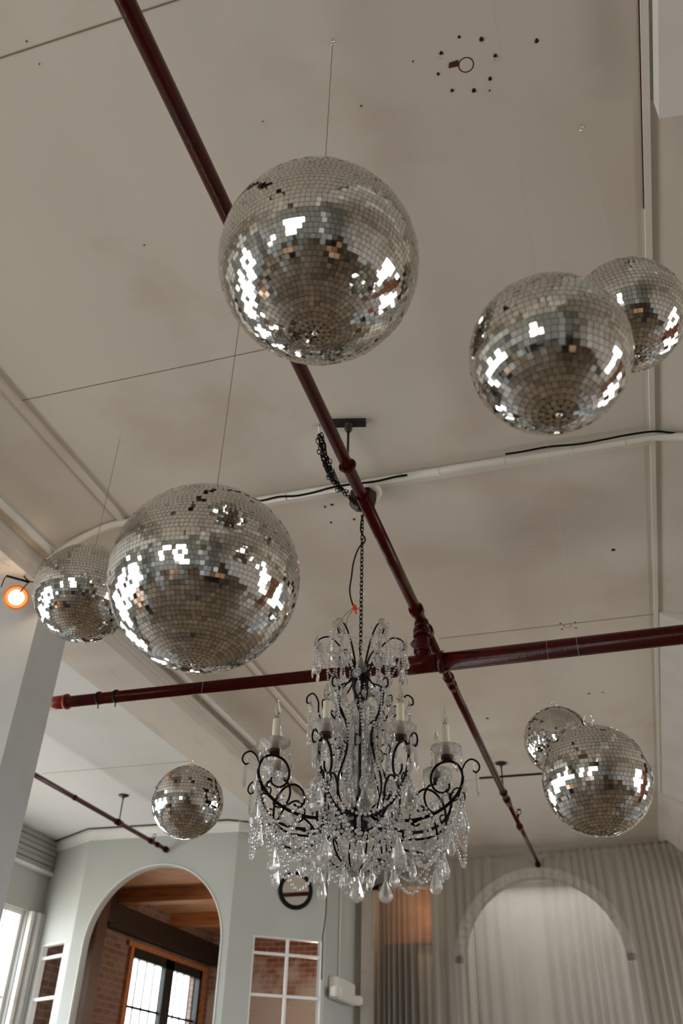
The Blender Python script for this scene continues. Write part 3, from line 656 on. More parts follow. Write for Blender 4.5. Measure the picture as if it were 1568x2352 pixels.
# ------------------------------------------------------------------ mirror balls
def mirror_ball(cx_, cy2, cz, Ru, tile, label, seed, wire='wire', ring_r=.012):
    rnd = random.Random(seed); R_ = Ru*S; c = H(cx_, cy2, cz)
    t = thing('mirror_ball', label, 'disco ball', c)
    bm = NB(); bmesh.ops.create_uvsphere(bm, u_segments=64, v_segments=40, radius=R_*.988, matrix=Matrix.Translation(c))
    for f in bm.faces: f.smooth = True
    obj('core', bm, 'ball_core', t)
    tl = tile*R_; rows = int(round(PI*R_/tl)); verts = []; faces = []
    for i in range(rows):
        th = PI*(i+.5)/rows; rr = R_*math.sin(th)
        n = max(3, int(round(2*PI*rr/tl))); ph0 = rnd.uniform(0, 6.28)
        hs = tl*.462; ws = min(tl, 2*PI*rr/n)*.465
        for k in range(n):
            if rnd.random() < .0015: continue
            ph = ph0+2*PI*k/n
            nrm = Vector((math.sin(th)*math.cos(ph), math.sin(th)*math.sin(ph), math.cos(th)))
            e1 = Vector((-math.sin(ph), math.cos(ph), 0)); e2 = nrm.cross(e1)
            jt = .016 if rnd.random() < .80 else .055
            n2 = (nrm + e1*rnd.gauss(0, jt) + e2*rnd.gauss(0, jt)).normalized()
            a1 = (e1-n2*e1.dot(n2)).normalized(); a2 = n2.cross(a1); tw = rnd.gauss(0, .015)
            a1, a2 = a1*math.cos(tw)+a2*math.sin(tw), a2*math.cos(tw)-a1*math.sin(tw)
            p = c+nrm*(R_*.9985); b0 = len(verts)
            wt = ws*(1 if rr > tl*3 else .9)
            for s1, s2 in ((-1, -1), (1, -1), (1, 1), (-1, 1)): verts.append(p+a1*wt*s1+a2*hs*s2+n2*.0010)
            for s1, s2 in ((-1, -1), (1, -1), (1, 1), (-1, 1)): verts.append(p+a1*wt*s1+a2*hs*s2-n2*.0030)
            faces += [(b0, b0+1, b0+2, b0+3), (b0, b0+4, b0+5, b0+1), (b0+1, b0+5, b0+6, b0+2), (b0+2, b0+6, b0+7, b0+3), (b0+3, b0+7, b0+4, b0)]
    me = bpy.data.meshes.new('mirror_tiles'); me.from_pydata([v-c for v in verts], [], faces); me.materials.append(MATS['mirror_tile'])
    o = bpy.data.objects.new('mirror_tiles', me); C.objects.link(o); o.parent = t
    top = c+Vector((0, 0, R_))
    bm = NB(); lathe(bm, [(.028, -.004), (.028, .004), (.010, .007), (.004, .016), (.001, .016)], 20, Matrix.Translation(top)); obj('top_cap', bm, 'chrome', t)
    bm = NB(); torus(bm, ring_r, .0022, frame_to(top+Vector((0, 0, .012+ring_r)), (.35, 1, 0)), 20, 6); obj('hanging_ring', bm, 'chrome', t)
    bm = NB(); lathe(bm, [(.001, -.003), (.005, -.0025), (.0065, .002)], 14, Matrix.Translation(c-Vector((0, 0, R_)))); obj('bottom_cap', bm, 'chrome', t)
    bm = NB(); zt = EYE+S-.028; wr = .0011 if wire == 'wire' else .00045
    tube(bm, [top+Vector((0, 0, .012+2*ring_r)), Vector((c.x, c.y, zt))], wr, 6, False); obj('hanging_wire', bm, wire, t)
    return c
def hook(x, y, lb, mt='chrome', free=False):
    p = H(x, y, 1.0); t = [p+Vector((0, 0, .004)), p+Vector((0, 0, -.012)), p+Vector((.008, 0, -.018)), p+Vector((.009, 0, -.03)), p+Vector((0, 0, -.036)), p+Vector((-.010, 0, -.028))]
    bm = NB(); tube(bm, t, .0018, 7, n=5); tag(obj('ceiling_hook', bm, mt, org=p), lb, 'hook')
balls = [
    (-.176, .457, .609, .0864, .050, 'largest-looking mirror ball, hung in front of the long red pipe at top centre', 1, 'wire'),
    (-.3294, .6139, .4065, .0868, .048, 'large sharp mirror ball at lower left overlapping a smaller one', 2, 'wire'),
    (-.7501, 1.0126, .6739, .0780, .064, 'leftmost mirror ball, beside the glowing lamp and partly behind a bigger ball', 3, 'wire'),
    (.003, .4535, .4455, .0561, .081, 'mirror ball at right in front of another ball by the batten', 4, 'pale_wire'),
    (.0836, .6385, .660, .0561, .079, 'rightmost mirror ball, tucked behind a blurrier one by the batten', 5, 'pale_wire'),
    (-.0142, .927, .2975, .0556, .078, 'mirror ball at lower right with a large hanging ring, above the curtain', 6, 'pale_wire'),
    (-.080, 1.540, .569, .0600, .067, 'small mirror ball half hidden behind the lower right ball', 7, 'pale_wire'),
    (-.638, 1.232, .405, .0550, .095, 'smallest mirror ball, hanging alone in front of the arch wall cornice', 8, 'pale_wire'),
]
for b in balls:
    mirror_ball(*b[:7], wire=b[7], ring_r=.016 if b[6] in (6, 7) else .009)
hooknames = ['small hook above the largest-looking mirror ball', 'hook above the large lower left mirror ball, hidden behind the top ball', 'hook high above the leftmost mirror ball',
             'hook above the right mirror ball near the rust ring', 'hook beside the batten above the rightmost mirror ball', 'hook above the lower right mirror ball', 'hook above the half hidden lower right mirror ball', 'hook above the smallest mirror ball']
for b, n in zip(balls, hooknames): hook(b[0], b[1], n)
p = on_z(838, 1352, 1); hook(p.x/S, p.y/S, 'bare hook in the ceiling right of the chandelier chain')
p = on_z(1176, 1818, 1); hook(p.x/S, p.y/S, 'bare pale hook in the ceiling right of the small pipe hanger')

# ------------------------------------------------------------------ glowing lamp on the beam
lp = H(-1.085, 1.25, .845)
dl = (Vector((0, 0, EYE))-lp).normalized(); dl = (dl+Vector((.02, 0, -.05))).normalized(); M = frame_to(lp, dl)
lm = thing('spot_lamp', 'glowing round lamp with a copper rim clamped by the column', 'lamp', lp)
bm = NB(); lathe(bm, [(.030, -.10), (.045, -.09), (.060, -.04), (.066, .01), (.070, .014), (.070, .02), (.062, .022), (.050, .004)], 32, M); obj('lamp_shade', bm, 'copper', lm)
bm = NB(); torus(bm, .0585, .0125, M @ Matrix.Translation((0, 0, .022)), 40, 12); obj('lamp_rim', bm, 'copper', lm)
bm = NB(); lathe(bm, [(.050, .001), (.050, .012), (.02, .020), (.001, .022)], 32, M); obj('bulb_glass', bm, 'lamp_glow', lm)
bm = NB(); p0 = on_y(16, 1323, 1.20); p1 = on_y(66, 1337, 1.20); tube(bm, [p0, p1], .007, 8, False); tube(bm, [p1, on_y(92, 1336, 1.20)], .0035, 6, False)
tube(bm, [p0, p0+Vector((-.012, 0, -.015)), p0+Vector((-.018, 0, -.07))], .003, 6); tube(bm, [p1, p1-M.to_3x3() @ Vector((0, 0, 1))*.03, lp-dl*.07], .004, 6)
tube(bm, [H(-1.08, 1.25, .893), p1], .0045, 6, False)
obj('bracket', bm, 'dark_iron', lm)
l = bpy.data.lights.new('spot_lamp_light', 'POINT'); l.energy = 0.8; l.color = (1, .72, .45); l.shadow_soft_size = .03
o = bpy.data.objects.new('spot_lamp_light', l); C.objects.link(o); o.location = lp+dl*.14
bm = NB(); tube(bm, [on_x(106, 1290, -1.064), on_x(101, 1300, -1.064), on_x(95, 1315, -1.064), on_x(88, 1334, -1.064)], .007, 6); lathe(bm, [(.001, 0), (.018, 0), (.018, .02)], 10, frame_to(on_x(110, 1288, -1.066), (1, 0, 0)))
tag(obj('shadow_squiggle', bm, 'steel_brown'), 'dark cord squiggle modelled as a tube on the beam face above the glowing lamp', 'shadow')  # squiggle of shade on the beam face, built as a dark tube

# ------------------------------------------------------------------ chandelier
AX, AY = -.380*S, 1.30*S
tow = Vector((-AX, -AY, 0)).normalized(); sd = Vector((-tow.y, tow.x, 0))
if sd.dot(RT) < 0: sd = -sd
def pol(a, r, z): a = math.radians(a); return Vector((AX, AY, 0)) + (tow*math.cos(a)+sd*math.sin(a))*r + Vector((0, 0, z))
ch = thing('chandelier', 'ornate dark iron chandelier dripping with crystals, candle arms and bead swags', 'chandelier', Vector((AX, AY, 2.35)))
ch_org = ORG[ch.name]
def inst(name, me, M):
    o = bpy.data.objects.new(name, me); C.objects.link(o); o.parent = ch
    M2 = M.copy(); M2.translation = M.translation-ch_org; o.matrix_local = M2
    return o
def mesh_of(fn, m_):
    bm = NB(); fn(bm); bmesh.ops.recalc_face_normals(bm, faces=bm.faces); me = bpy.data.meshes.new('crystal'); bm.to_mesh(me); bm.free(); me.materials.append(MATS[m_]); return me
# teardrop (unit length 1, hanging down from origin, flattened in local y)
def teardrop(bm): lathe(bm, [(.0, 0), (.05, -.04), (.10, -.2), (.20, -.42), (.285, -.64), (.30, -.76), (.22, -.90), (.10, -.975), (.0, -1)], 10, Matrix.Diagonal((1, .55, 1, 1)), smooth=False)
def almond(bm): lathe(bm, [(.0, 0), (.10, -.12), (.19, -.40), (.20, -.55), (.13, -.78), (.0, -1)], 8, Matrix.Diagonal((1, .5, 1, 1)), smooth=False)
def prism(bm): lathe(bm, [(.0, 0), (.07, -.06), (.085, -.80), (.0, -1)], 6, Matrix.Diagonal((1, .8, 1, 1)), smooth=False)
def rosette(bm): lathe(bm, [(.0, .22), (.25, .20), (.55, .05), (1, .0), (.55, -.08), (.0, -.12)], 24, smooth=False, wave=lambda t, r: 1+(.14*abs(math.sin(PI*t*12)) if r > .3 else 0))
ME = {n: mesh_of(f, 'crystal') for n, f in (('teardrop_pendant', teardrop), ('almond_drop', almond), ('prism_pendant', prism), ('crystal_rosette', rosette))}
def beadmesh(bm, p, r, sub=1): bmesh.ops.create_icosphere(bm, subdivisions=sub, radius=r, matrix=Matrix.Translation(p) @ Matrix.Rotation(random.uniform(0, 6), 4, 'Z'))
def pend(name, p, ln, a=0):
    M = Matrix.Translation(p) @ Matrix.Rotation(math.atan2(tow.y, tow.x)+PI/2+math.radians(a)+random.uniform(-.5, .5), 4, 'Z') @ Matrix.Rotation(random.uniform(-.06, .06), 4, 'X') @ Matrix.Scale(ln, 4)
    return inst(name, ME[name], M)
def rose(p, d, r):
    r *= 1.2
    return inst('crystal_rosette', ME['crystal_rosette'], frame_to(p, d) @ Matrix.Scale(r, 4))
def strand(pts, r=.0072, gap=1.22, nm='bead_strand', n=14):
    P = smooth_path(pts, n); bm = NB(); acc = 0; step = 2*r*gap; beadmesh(bm, P[0], r); nxt = step
    for a, b in zip(P, P[1:]):
        L = (b-a).length
        while acc+L >= nxt:
            beadmesh(bm, a+(b-a)*((nxt-acc)/L), r*random.uniform(.92, 1.06)); nxt += step
        acc += L
    return obj(nm, bm, 'bead', ch)
def swag(a, b, sag, r=.0065, out=0.0):
    mid = (a+b)/2; dz = Vector((0, 0, -1)); o_ = Vector((mid.x-AX, mid.y-AY, 0)); o_ = o_.normalized()*out if o_.length > 0 else o_
    pts = [a, a*.78+b*.22+dz*sag*.66+o_*.66, mid+dz*sag+o_, a*.22+b*.78+dz*sag*.66+o_*.66, b]
    return strand(pts, r)
# chain
bm = NB(); z = 4.262; k = 0
while z > 3.46:
    M = Matrix.Translation(Vector((AX, AY, z))) @ Matrix.Rotation(math.radians(60 if k % 2 else -30)+.2, 4, 'Z') @ Matrix.Rotation(PI/2, 4, 'X')
    torus(bm, .0090, .0024, M @ Matrix.Diagonal((1, 1.75, 1, 1)), 12, 6); z -= .0245; k += 1
obj('chain', bm, 'dark_iron', ch)
# central stem, hub and finials
bm = NB()
lathe(bm, [(.003, 3.46), (.010, 3.45), (.006, 3.42), (.006, 3.36), (.020, 3.34), (.046, 3.325), (.050, 3.30), (.042, 3.27), (.040, 3.235), (.030, 3.20), (.026, 3.16), (.012, 3.13), (.003, 3.11), (.0025, 3.0), (.0025, 2.95), (.003, 2.72), (.04, 2.66), (.052, 2.635), (.046, 2.60), (.030, 2.56), (.018, 2.52), (.007, 2.49), (.001, 2.48)], 20, Matrix.Translation(Vector((AX, AY, 0))))
obj('hub', bm, 'dark_iron', ch)
bm = NB(); lathe(bm, [(.004, 3.10), (.012, 3.09), (.016, 3.07), (.008, 3.05), (.018, 3.02), (.026, 2.98), (.020, 2.94), (.010, 2.91), (.020, 2.89), (.030, 2.85), (.036, 2.80), (.028, 2.75), (.014, 2.71), (.006, 2.69)], 12, Matrix.Translation(Vector((AX, AY, 0))), smooth=False); obj('glass_baluster', bm, 'crystal', ch)
for k in range(14):
    a = 360*k/14; pend('almond_drop', pol(a, .035+.03*random.random(), 3.10-.03*k), .09, a)
for k in range(10):
    a = 36*k+9; strand([pol(a, .03, 3.16), pol(a, .075, 3.10), pol(a, .05, 2.98), pol(a, .07, 2.86), pol(a+10, .05, 2.74)], .0078, 1.2)
bm = NB(); torus(bm, .014, .004, frame_to(Vector((AX, AY, 3.462)), sd), 14, 6); obj('top_loop', bm, 'dark_iron', ch)
# crown
for k in range(6):
    a = 30+60*k
    bm = NB(); tube(bm, [pol(a, .030, 3.26), pol(a, .055, 3.36), pol(a, .10, 3.45), pol(a, .155, 3.505), pol(a, .205, 3.495), pol(a, .222, 3.455), pol(a, .205, 3.435)], lambda t: .0055-.002*t, 8); obj('crown_arm', bm, 'dark_iron', ch)
    d = pol(a, 1, 0)-pol(a, 0, 0)
    rose(pol(a, .225, 3.485), d+Vector((0, 0, .3)), .027); rose(pol(a, .195, 3.44), d, .018)
    strand([pol(a, .21, 3.475), pol(a, .12, 3.455), pol(a, .02, 3.455)], .0045, 1.8)
    swag(pol(a, .205, 3.46), pol(a+60, .205, 3.46), .05, .005)
    for q, (dr, dz, ln, nm) in enumerate(((.012, -.055, .085, 'teardrop_pendant'), (-.025, -.075, .065, 'almond_drop'), (.02, -.14, .06, 'almond_drop'))):
        p = pol(a+(q-1)*9, .215+dr, 3.46+dz); pend(nm, p, ln, a)
        strand([pol(a+(q-1)*6, .215, 3.465), p], .0055, 1.3, n=4)
    for q in range(4):
        a2 = a-16+q*11; z2 = 3.46-.01*(q % 2); strand([pol(a2, .205+.02*(q % 2), z2), pol(a2, .21+.02*(q % 2), z2-.06), pol(a2, .212, z2-.11-.02*q)], .0062, 1.2, n=5)
    pend('almond_drop', pol(a-12, .215, 3.33), .07, a); pend('teardrop_pendant', pol(a+14, .21, 3.36), .085, a)
    strand([pol(a, .20, 3.40), pol(a+10, .15, 3.30), pol(a+25, .10, 3.24), pol(a+30, .07, 3.18)], .0060, 1.2)
    pend('almond_drop', pol(a+25, .10, 3.235), .08, a); rose(pol(a+22, .12, 3.26), pol(a, 1, 0)-pol(a, 0, 0), .02)
pend('teardrop_pendant', pol(5, .055, 3.385), .098)
strand([pol(5, .055, 3.44), pol(5, .055, 3.39)], .008, 1.2, n=3)
# cage rods
for k in range(8):
    a = 22.5+45*k-20
    bm = NB(); tube(bm, [pol(a, .035, 3.30), pol(a, .075, 3.24), pol(a, .135, 3.20), pol(a, .150, 3.13), pol(a, .10, 3.04), pol(a, .075, 2.97), pol(a, .095, 2.87), pol(a, .135, 2.76), pol(a, .12, 2.67), pol(a, .05, 2.63)], lambda t: .0036+.0012*math.sin(PI*t), 8); obj('cage_rod', bm, 'dark_iron', ch)
    bm = NB(); tube(bm, [pol(a, .145, 3.15), pol(a+6, .165, 3.10), pol(a+8, .18, 3.12), pol(a+8, .18, 3.155), pol(a+6, .16, 3.15)], .0035, 7); obj('leaf_scroll', bm, 'dark_iron', ch)
    bm = NB(); tube(bm, [pol(a, .085, 2.93), pol(a-8, .125, 2.955), pol(a-10, .145, 2.93), pol(a-10, .135, 2.90), pol(a-8, .115, 2.905)], .0035, 7); obj('leaf_scroll', bm, 'dark_iron', ch)
    rose(pol(a+8, .17, 3.135), pol(a, 1, 0)-pol(a, 0, 0), .020); rose(pol(a-9, .13, 2.925), pol(a, 1, 0)-pol(a, 0, 0), .018)
    pend('almond_drop', pol(a+8, .17, 3.115), .075, a); pend('prism_pendant', pol(a-9, .13, 2.905), .10, a)
    strand([pol(a+5, .15, 3.19), pol(a+12, .10, 3.10), pol(a+18, .075, 2.98), pol(a+12, .10, 2.86)], .005, 1.35)
    strand([pol(a+22, .07, 3.07), pol(a+22, .065, 2.95), pol(a+22, .07, 2.80), pol(a+22, .09, 2.70)], .0072, 1.2)
    pend('prism_pendant', pol(a+22, .09, 3.02), .12, a); pend('teardrop_pendant', pol(a+11, .11, 2.86), .085, a)
# outer garlands hung over the cage
for k in range(16):
    a = 22.5*k; z0 = 3.12-.05*(k % 2)
    strand([pol(a, .165, z0), pol(a+4, .155, z0-.12), pol(a+8, .165, z0-.25), pol(a+6, .16, z0-.36)], .0070, 1.2)
    pend('almond_drop', pol(a+6, .16, z0-.365), .075, a)
    if k % 2: pend('prism_pendant', pol(a+11, .17, 2.98), .11, a)
# upper scrolls
for k in range(6):
    a = 0+60*k+30
    bm = NB(); tube(bm, [pol(a, .10, 3.02), pol(a, .165, 3.04), pol(a, .195, 3.10), pol(a, .200, 3.16), pol(a, .225, 3.20), pol(a, .252, 3.185), pol(a, .255, 3.155), pol(a, .238, 3.150)], .0042, 8); obj('scroll_arm', bm, 'dark_iron', ch)
    rose(pol(a, .236, 3.165), pol(a, 1, 0)-pol(a, 0, 0), .018)
    for q in (-1, 1):
        strand([pol(a+q*4, .24, 3.15), pol(a+q*6, .242, 3.08), pol(a+q*7, .245, 3.00)], .0062, 1.2, n=5)
        pend('almond_drop', pol(a+q*7, .245, 2.995), .055, a)
    pend('almond_drop', pol(a, .24, 3.13), .075, a)
    swag(pol(a, .235, 3.15), pol(a+60, .235, 3.15), .09, .005)
# candle arms
PHI = [-20+45*k for k in range(8)]
ZC = 2.834; RC = .415
def fluted(t, r): return 1+(.05*math.cos(2*PI*t*14) if r > .03 else 0)
for k, a in enumerate(PHI):
    ad = pol(a, 1, 0)-pol(a, 0, 0)
    arm = [(.03, 2.655), (.12, 2.605), (.25, 2.585), (.37, 2.615), (.455, 2.68), (.484, 2.755), (.460, 2.812), (.415, 2.829), (.365, 2.812), (.340, 2.765), (.350, 2.715), (.385, 2.692), (.418, 2.705), (.422, 2.73)]
    bm = NB(); tube(bm, [pol(a, r, z) for r, z in arm], lambda t: .0078-.0035*t, 9, n=7); ao = obj('candle_arm', bm, 'dark_iron', ch)
    bm = NB(); tube(bm, [pol(a, r, z) for r, z in ((.480, 2.775), (.497, 2.812), (.525, 2.828), (.553, 2.812), (.560, 2.785), (.545, 2.768), (.530, 2.776))], .0040, 8); obj('scroll', bm, 'dark_iron', ao)
    bm = NB(); tube(bm, [pol(a, r, z) for r, z in ((.40, 2.555), (.395, 2.63), (.36, 2.69), (.31, 2.715), (.270, 2.69), (.262, 2.645), (.285, 2.618), (.31, 2.63))], .0050, 8); obj('scroll', bm, 'dark_iron', ao)
    bm = NB(); tube(bm, [pol(a, r, z) for r, z in ((.29, 2.590), (.24, 2.565), (.205, 2.525), (.24, 2.505), (.33, 2.508), (.385, 2.535), (.40, 2.56))], .0050, 8); obj('scroll', bm, 'dark_iron', ao)
    bm = NB(); tube(bm, [pol(a, r, z) for r, z in ((.47, 2.70), (.455, 2.66), (.425, 2.655), (.42, 2.68), (.44, 2.69))], .0035, 8); obj('scroll', bm, 'dark_iron', ao)
    cup = pol(a, RC, ZC)
    bm = NB(); lathe(bm, [(.006, -.010), (.014, -.004), (.030, .004), (.033, .014), (.026, .020), (.014, .024)], 18, Matrix.Translation(cup)); obj('drip_cup', bm, 'bronze', ch)
    bm = NB(); lathe(bm, [(.014, .016), (.034, .020), (.056, .036), (.068, .060), (.0665, .0615), (.054, .039), (.033, .0235), (.014, .0195)], 42, Matrix.Translation(cup), smooth=True, wave=fluted); obj('bobeche', bm, 'dish_glass', ch)
    bm = NB(); lathe(bm, [(.0165, .020), (.0168, .160), (.015, .163), (.001, .163)], 20, Matrix.Translation(cup)); cs = obj('candle_sleeve', bm, 'candle_sleeve', ch)
    bm = NB(); lathe(bm, [(.009, .163), (.010, .172), (.0165, .188), (.0160, .206), (.0100, .230), (.004, .248), (.0005, .258)], 18, Matrix.Translation(cup)); bo = obj('flame_bulb', bm, 'thin_glass', cs)
    bm = NB(); lathe(bm, [(.0095, .161), (.0095, .171), (.004, .175), (.0012, .197), (.0004, .198)], 10, Matrix.Translation(cup)); obj('bulb_base', bm, 'chrome', cs)
    for q in range(6):
        a2 = math.radians(60*q+15); p = cup+Vector((math.cos(a2)*.066, math.sin(a2)*.066, .058))
        strand([p, p+Vector((0, 0, -.042))], .0048, 1.15, 'drop_strand', n=4)
        pend('almond_drop', p+Vector((0, 0, -.045)), .045, a)
    pend('teardrop_pendant', pol(a, RC+.045, ZC-.004), .05, a)
    rose(pol(a, .535, 2.79), ad, .018); rose(pol(a, .395, 2.735), ad.cross(Vector((0, 0, 1))), .024); rose(pol(a, .30, 2.59), ad.cross(Vector((0, 0, 1))), .018)
    rose(pol(a, .49, 2.77), ad, .016)
    pend('prism_pendant', pol(a, .545, 2.765), .105, a); pend('almond_drop', pol(a, .492, 2.74), .075, a)
    pend('teardrop_pendant', pol(a, .478, 2.625), .118, a); strand([pol(a, .478, 2.71), pol(a, .478, 2.63)], .0075, 1.2, n=4)
    pend('prism_pendant', pol(a, .305, 2.565), .13, a); pend('almond_drop', pol(a, .385, 2.70), .07, a)
    pend('almond_drop', pol(a, .285, 2.64), .06, a)
    # hanging clusters on the lower scroll
    pend('teardrop_pendant', pol(a, .385, 2.445), .112, a+20); strand([pol(a, .395, 2.56), pol(a, .385, 2.45)], .0072, 1.2, n=4)
    pend('teardrop_pendant', pol(a+22, .24, 2.46), .10, a+20)
    strand([pol(a+22, .12, 2.60), pol(a+22, .20, 2.53), pol(a+22, .24, 2.46)], .0062, 1.2)
    # bead swags
    a3 = a+45
    swag(pol(a, .478, 2.66), pol(a3, .478, 2.66), .235, .0082, .02)
    swag(pol(a, .478, 2.66), pol(a3, .478, 2.66), .165, .0072, .03)
    swag(pol(a, .395, 2.55), pol(a3, .395, 2.55), .190, .0092, .0)
    swag(pol(a, .395, 2.55), pol(a3, .395, 2.55), .135, .0080, .0)
    swag(pol(a, .24, 2.55), pol(a3, .24, 2.55), .085, .0078, .02)
    strand([pol(a, .46, 2.66), pol(a, .41, 2.56), pol(a, .30, 2.485), pol(a, .20, 2.48), pol(a, .14, 2.53)], .0078, 1.2)
    strand([pol(a+10, .39, 2.55), pol(a+14, .30, 2.45), pol(a+16, .20, 2.42), pol(a+16, .10, 2.45)], .0080, 1.2)
    strand([pol(a, .40, 2.69), pol(a+3, .36, 2.62), pol(a, .30, 2.60)], .0055, 1.3)
# bottom basket
for k in range(12):
    a = 30*k
    strand([pol(a, .05, 2.60), pol(a, .13, 2.565), pol(a, .165, 2.50), pol(a, .13, 2.425), pol(a, .06, 2.385), pol(a, .015, 2.375)], .0088, 1.15)
    if k % 2: pend('prism_pendant', pol(a, .12, 2.43), .10, a)
for k in range(6):
    a = 60*k+15
    bm = NB(); tube(bm, [pol(a, .02, 2.55), pol(a, .09, 2.57), pol(a, .15, 2.51), pol(a, .12, 2.43), pol(a, .03, 2.38)], .0042, 7); obj('basket_rib', bm, 'dark_iron', ch)
    pend('almond_drop', pol(a, .07, 2.39), .07, a)
pend('teardrop_pendant', pol(0, .0, 2.372), .11)
pend('teardrop_pendant', pol(8, .17, 2.70), .118)
strand([pol(8, .12, 2.83), pol(8, .16, 2.76), pol(8, .17, 2.705)], .0085, 1.2)
# loose cable with wire nuts beside the chain
bm = NB(); YC = 1.285
tube(bm, [on_y(x, y, YC) for x, y in ((835, 1172), (829, 1200), (829, 1222), (838, 1236), (836, 1246), (824, 1258), (812, 1290), (807, 1325), (803, 1355), (807, 1380), (815, 1400))], .0042, 7)
cb_ = tag(obj('loose_cable', bm, 'black_cable'), 'slack black cable with red wire nuts beside the chandelier chain', 'cable')
for (x0, y0, x1, y1) in ((813, 1391, 821, 1400), (812, 1397, 818, 1409)):
    bm = NB(); tube(bm, [on_y(x0, y0, YC), on_y(x1, y1, YC)], lambda t: .0085-.003*t, 10, False); obj('wire_nut', bm, 'red_plastic', cb_)
bm = NB(); tube(bm, [on_y(x, y, YC) for x, y in ((812, 1394), (790, 1415), (780, 1440), (785, 1475), (790, 1510), (796, 1530))], .0013, 5)
tube(bm, [on_y(x, y, YC) for x, y in ((813, 1396), (798, 1420), (792, 1445), (783, 1480), (790, 1520))], .0013, 5); obj('thin_wires', bm, 'bronze', cb_)
# ceiling mount
cm = thing('ceiling_mount', 'round bronze electrical box where the chandelier chain is fixed', 'ceiling box', on_z(832, 1150, .97))
p = on_z(833, 1143, .985)
bm = NB(); lathe(bm, [(.001, -.075), (.03, -.075), (.070, -.055), (.078, -.03), (.078, .035)], 8, Matrix.Translation(p), smooth=False); obj('housing', bm, 'bronze', cm)
bm = NB(); lathe(bm, [(.070, .0), (.100, .0), (.100, .012), (.07, .012)], 20, Matrix.Translation(p+Vector((.01, -.01, .02)))); obj('cover_ring', bm, 'trim_paint', cm)
bm = NB(); tube(bm, [p+Vector((0, 0, -.07)), Vector((AX, AY, 4.28)), Vector((AX, AY, 4.262))], .005, 6, False); torus(bm, .012, .003, frame_to(Vector((AX, AY, 4.272)), sd), 12, 6); obj('hook', bm, 'chrome', cm)
# bunched spare chain up to its own hook
cp = [on_z(x, y, z) for x, y, z in ((732, 982, .994), (734, 1004, .98), (740, 1030, .972), (749, 1062, .966), (762, 1095, .962), (780, 1120, .962), (800, 1142, .963), (815, 1160, .965))]
sc2 = thing('spare_chain', 'tangled dark spare chain slung from a hook left of the red pipe', 'chain', cp[4])
def linkchain(bm, pts, rr=.009, wv=0):
    P = smooth_path(pts, 10); acc = 0; nxt = 0; k = 0
    for a, b in zip(P, P[1:]):
        L = (b-a).length
        while acc+L >= nxt and L > 0:
            q = a+(b-a)*((nxt-acc)/L)+Vector((random.uniform(-wv, wv), random.uniform(-wv, wv), random.uniform(-wv, wv)))
            M = frame_to(q, (b-a)) @ Matrix.Rotation(k*PI/2+random.uniform(-.4, .4), 4, 'Z') @ Matrix.Rotation(PI/2, 4, 'X')
            torus(bm, rr, .0024, M @ Matrix.Diagonal((1, 1.7, 1, 1)), 10, 5); nxt += rr*2.6; k += 1
        acc += L
bm = NB(); linkchain(bm, cp[1:], .010, .004); linkchain(bm, [p_+Vector((-.008, .004, -.012)) for p_ in cp[1:6]], .010, .010); linkchain(bm, [p_+Vector((.016, .0, -.01)) for p_ in cp[1:5]], .010, .010); linkchain(bm, [p_+Vector((.012, .006, .004)) for p_ in cp[1:]], .009, .006); linkchain(bm, [p_+Vector((-.012, -.004, .0)) for p_ in cp[1:5]], .009, .010); linkchain(bm, [p_+Vector((.004, .01, -.008)) for p_ in cp[1:6]], .009, .009)
linkchain(bm, [cp[3]+Vector((-.01, 0, 0)), on_z(755, 1080, .955), on_z(756, 1094, .945)], .009, .001)
obj('chain_links', bm, 'dark_iron', sc2)
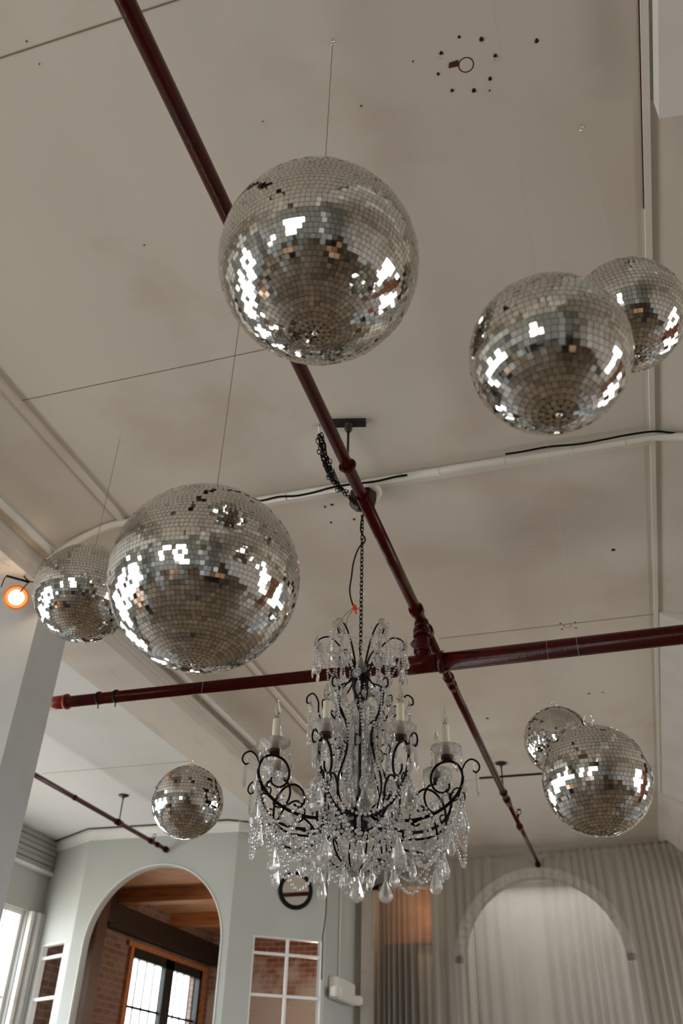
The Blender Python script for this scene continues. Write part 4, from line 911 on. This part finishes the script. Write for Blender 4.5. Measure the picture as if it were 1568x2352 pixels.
bm = NB(); tube(bm, [cp[0]+Vector((0, 0, .018)), cp[0], cp[1], cp[1]+Vector((.01, 0, -.02))], .003, 6); torus(bm, .015, .0028, frame_to(cp[0], (1, .2, .2)), 14, 6); obj('hook', bm, 'chrome', sc2)

# ------------------------------------------------------------------ unseen tables and chairs added as dark patches for the ball reflections
def added_chair(x, y, rz, side, where):
    t = thing('added_chair', 'added dark chair with its back to the %s, at the table %s' % (side, where), 'chair', H(x, y, FZ), 'added dark chairs at the round tables'); t.rotation_euler = (0, 0, rz)
    def part(n, f):
        bm = NB(); f(bm); me = bpy.data.meshes.new(n); bmesh.ops.recalc_face_normals(bm, faces=bm.faces); bm.to_mesh(me); bm.free(); me.materials.append(MATS['board_dark']); o = bpy.data.objects.new(n, me); C.objects.link(o); o.parent = t
    part('seat', lambda b: box(b, (-.22, -.22, .43), (.22, .22, .47)))
    def back(b):
        box(b, (-.21, .19, .60), (.21, .22, .92)); box(b, (-.21, .19, .47), (-.17, .22, .60)); box(b, (.17, .19, .47), (.21, .22, .60))
    part('backrest', back)
    for sx_ in (-1, 1):
        for sy_ in (-1, 1): part('leg', lambda b: tube(b, [(sx_*.2, sy_*.2, .43), (sx_*.21, sy_*.21, 0)], .016, 8, False))
def added_table(x, y, lb):
    t = thing('added_table', lb, 'table', H(x, y, FZ))
    bm = NB(); c = H(x, y, FZ); lathe(bm, [(.001, .73), (.72, .73), (.75, .74), (.75, .76), (.001, .76)], 40, Matrix.Translation(c)); obj('tabletop', bm, 'pine_board', t)
    bm = NB(); lathe(bm, [(.30, 0), (.30, .03), (.06, .07), (.05, .40), (.07, .66), (.20, .73)], 20, Matrix.Translation(c)); obj('pedestal', bm, 'board_dark', t)
for x, y, lb in ((-1.5, .2, 'added round wooden table nearest the windows'), (.7, -.5, 'added round wooden table nearest the right wall'), (-.55, -1.15, 'added round wooden table nearest the rear wall')):
    added_table(x, y, lb)
    tn = lb.split('table ')[1].replace(' below the balls', '')
    for k, side in enumerate(('right wall', 'curtain', 'window wall', 'rear wall')):
        a = PI/2*k; added_chair(x+math.cos(a)*.34, y+math.sin(a)*.34, a-PI/2, side, tn)
